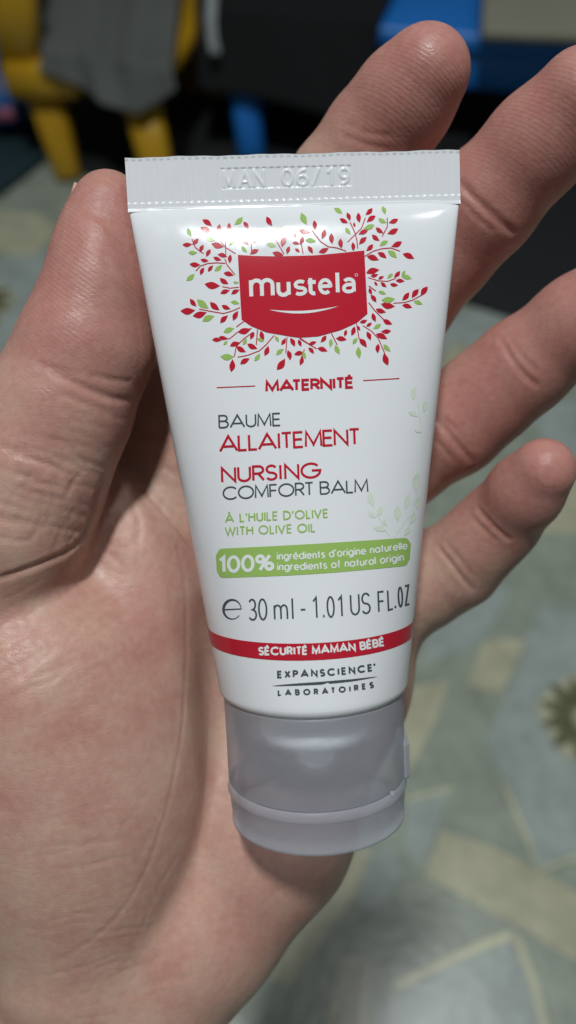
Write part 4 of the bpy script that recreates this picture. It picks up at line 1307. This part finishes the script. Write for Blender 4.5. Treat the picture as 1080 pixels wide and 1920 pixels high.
# blue bench
ZB = 0.19
bo = on_plane(700, 200, 0.0)
bch = empty('plastic_bench', tuple(bo)); tag(bch, 'blue plastic bench with a deep rim and broad legs', 'bench')
A, B = on_plane(372, 22, ZB), on_plane(1330, 100, ZB)
dv = B - A; nrm = np.array([-dv[1], dv[0], 0]); nrm /= np.linalg.norm(nrm)
prism('seat', [A, B, B + nrm * 0.30, A + nrm * 0.30], 0.030, M_bluep, bch, tuple(bo), 0.010)
e1 = A + (B - A) * 0.0 + nrm * 0.012; e2 = B + nrm * 0.012
prism('rim', [e1 - [0, 0, .028], e2 - [0, 0, .028], e2 + nrm * 0.03 - [0, 0, .028], e1 + nrm * 0.03 - [0, 0, .028]], 0.055, M_bluep, bch, tuple(bo), 0.006)
for t in (0.075, 0.93):
    p = A + (B - A) * t + nrm * 0.02
    bar('leg', (p[0] + 0.018, p[1] - 0.09, 0.009), (p[0], p[1], ZB - 0.03), (0.045, 0.066), (0.05, 0.082), M_bluep, bch, bo)
for p in (A + (B - A) * 0.08 + nrm * 0.26, B - (B - A) * 0.08 + nrm * 0.26):
    bar('leg', (p[0], p[1] + 0.02, 0.003), (p[0], p[1], ZB - 0.03), (0.05, 0.045), (0.07, 0.05), M_bluep, bch, bo)

bp = on_plane(540, 100, ZB)
eb = lambda t, dy, dz: A + (B - A) * t + np.array([0, dy, dz])
bc = cloth('draped_cloth', [on_plane(372, -170, ZB + .05), on_plane(560, -170, ZB + .05), on_plane(790, -150, ZB + .05)],
           [eb(.0, -.03, .014), eb(.12, -.03, .016), eb(.25, -.03, .016), eb(.365, -.02, .012)],
           [eb(.0, -.075, -.075), eb(.12, -.08, -.075), eb(.28, -.08, -.095), eb(.345, -.08, -.085), eb(.366, -.02, -.045)], M_black, [0.8, 1.6, 2.3], 9, bp, 0.008)
tag(bc, 'black cloth with a white trim strip hanging over the blue bench', 'cloth')
sp = [eb(.045, .10, .060), eb(.036, .0, .050), eb(.034, -.075, .022), eb(.036, -.085, -.002), eb(.040, -.088, -.012)]
V_, F_ = [], []
for i, p in enumerate(sp):
    for dx, dz in ((-.007, 0), (.007, 0), (.007, -.006), (-.007, -.006)):
        V_.append(np.array(p) + [dx, 0, dz] - bp)
for i in range(len(sp) - 1):
    F_ += [(i * 4 + j, i * 4 + (j + 1) % 4, (i + 1) * 4 + (j + 1) % 4, (i + 1) * 4 + j) for j in range(4)]
F_ += [(3, 2, 1, 0), tuple(len(sp) * 4 - 4 + j for j in range(4))]
link('trim_strip', mesh_from('trim_strip', V_, F_, M_stripe, False), bc)

fp = on_plane(1000, 40, ZB)
for k_, (dz, sh) in enumerate(((0.004, 0), (0.022, 6), (0.040, -4))):
    pts = [on_plane(908 + sh, 58 - k_ * 2, ZB + dz + .016), on_plane(1300, 70, ZB + dz + .016), on_plane(1300, -120, ZB + dz + .016), on_plane(915 + sh, -120, ZB + dz + .016)]
    if k_ == 0:
        fc = prism('folded_cloth', pts, 0.015, M_beige, None, tuple(fp), 0.006)
        tag(fc, 'beige grey folded cloth lying on the blue bench', 'cloth')
    else:
        prism('fold_layer', pts, 0.015, M_beige, fc, tuple(fp), 0.006)

# printed blue bag and teal cloth at the left edge
lo_ = on_plane(-30, 260, 0.0)
tc = prism('floor_cloth', [on_plane(-260, 470, 0.014), on_plane(-60, 392, 0.014), on_plane(5, 352, 0.014), on_plane(82, 292, 0.014), on_plane(96, 240, 0.014), on_plane(60, 130, 0.014), on_plane(-260, 120, 0.014)], 0.011, M_teal, None, tuple(lo_), 0.005)
tag(tc, 'dark teal cloth spread on the floor at the left edge', 'cloth')
bz = on_plane(-45, 225, 0.015)
def pillow(name, c, rx, ry, rz, mat, parent=None, org=None, p=2.6):
    V_, F_ = [], []
    nu_, nv_ = 40, 20
    for j in range(nv_ + 1):
        ph = -math.pi / 2 + math.pi * j / nv_
        for i in range(nu_):
            th = 2 * math.pi * i / nu_
            e = lambda s, q: math.copysign(abs(s) ** q, s)
            V_.append((c[0] + rx * e(math.cos(ph), .6) * e(math.cos(th), .6), c[1] + ry * e(math.cos(ph), .6) * e(math.sin(th), .6), c[2] + rz * e(math.sin(ph), .9) * (1 + .10 * math.sin(3 * th + 2))))
    for j in range(nv_):
        F_ += [(j * nu_ + i, j * nu_ + (i + 1) % nu_, (j + 1) * nu_ + (i + 1) % nu_, (j + 1) * nu_ + i) for i in range(nu_)]
    return link(name, mesh_from(name, V_, F_, mat), parent)
bag = pillow('printed_bag', (0, 0, 0.05), 0.105, 0.075, 0.05, M_bprint); bag.location = tuple(bz)
tag(bag, 'blue bag with pink printed spots lying on the teal cloth', 'bag')
for x, y, z in ((0.055, -0.050, 0.078), (0.075, -0.068, 0.045), (0.0, -0.05, 0.085)):
    pillow('printed_spot', (x, y, z), 0.018, 0.010, 0.010, M_pink, bag)
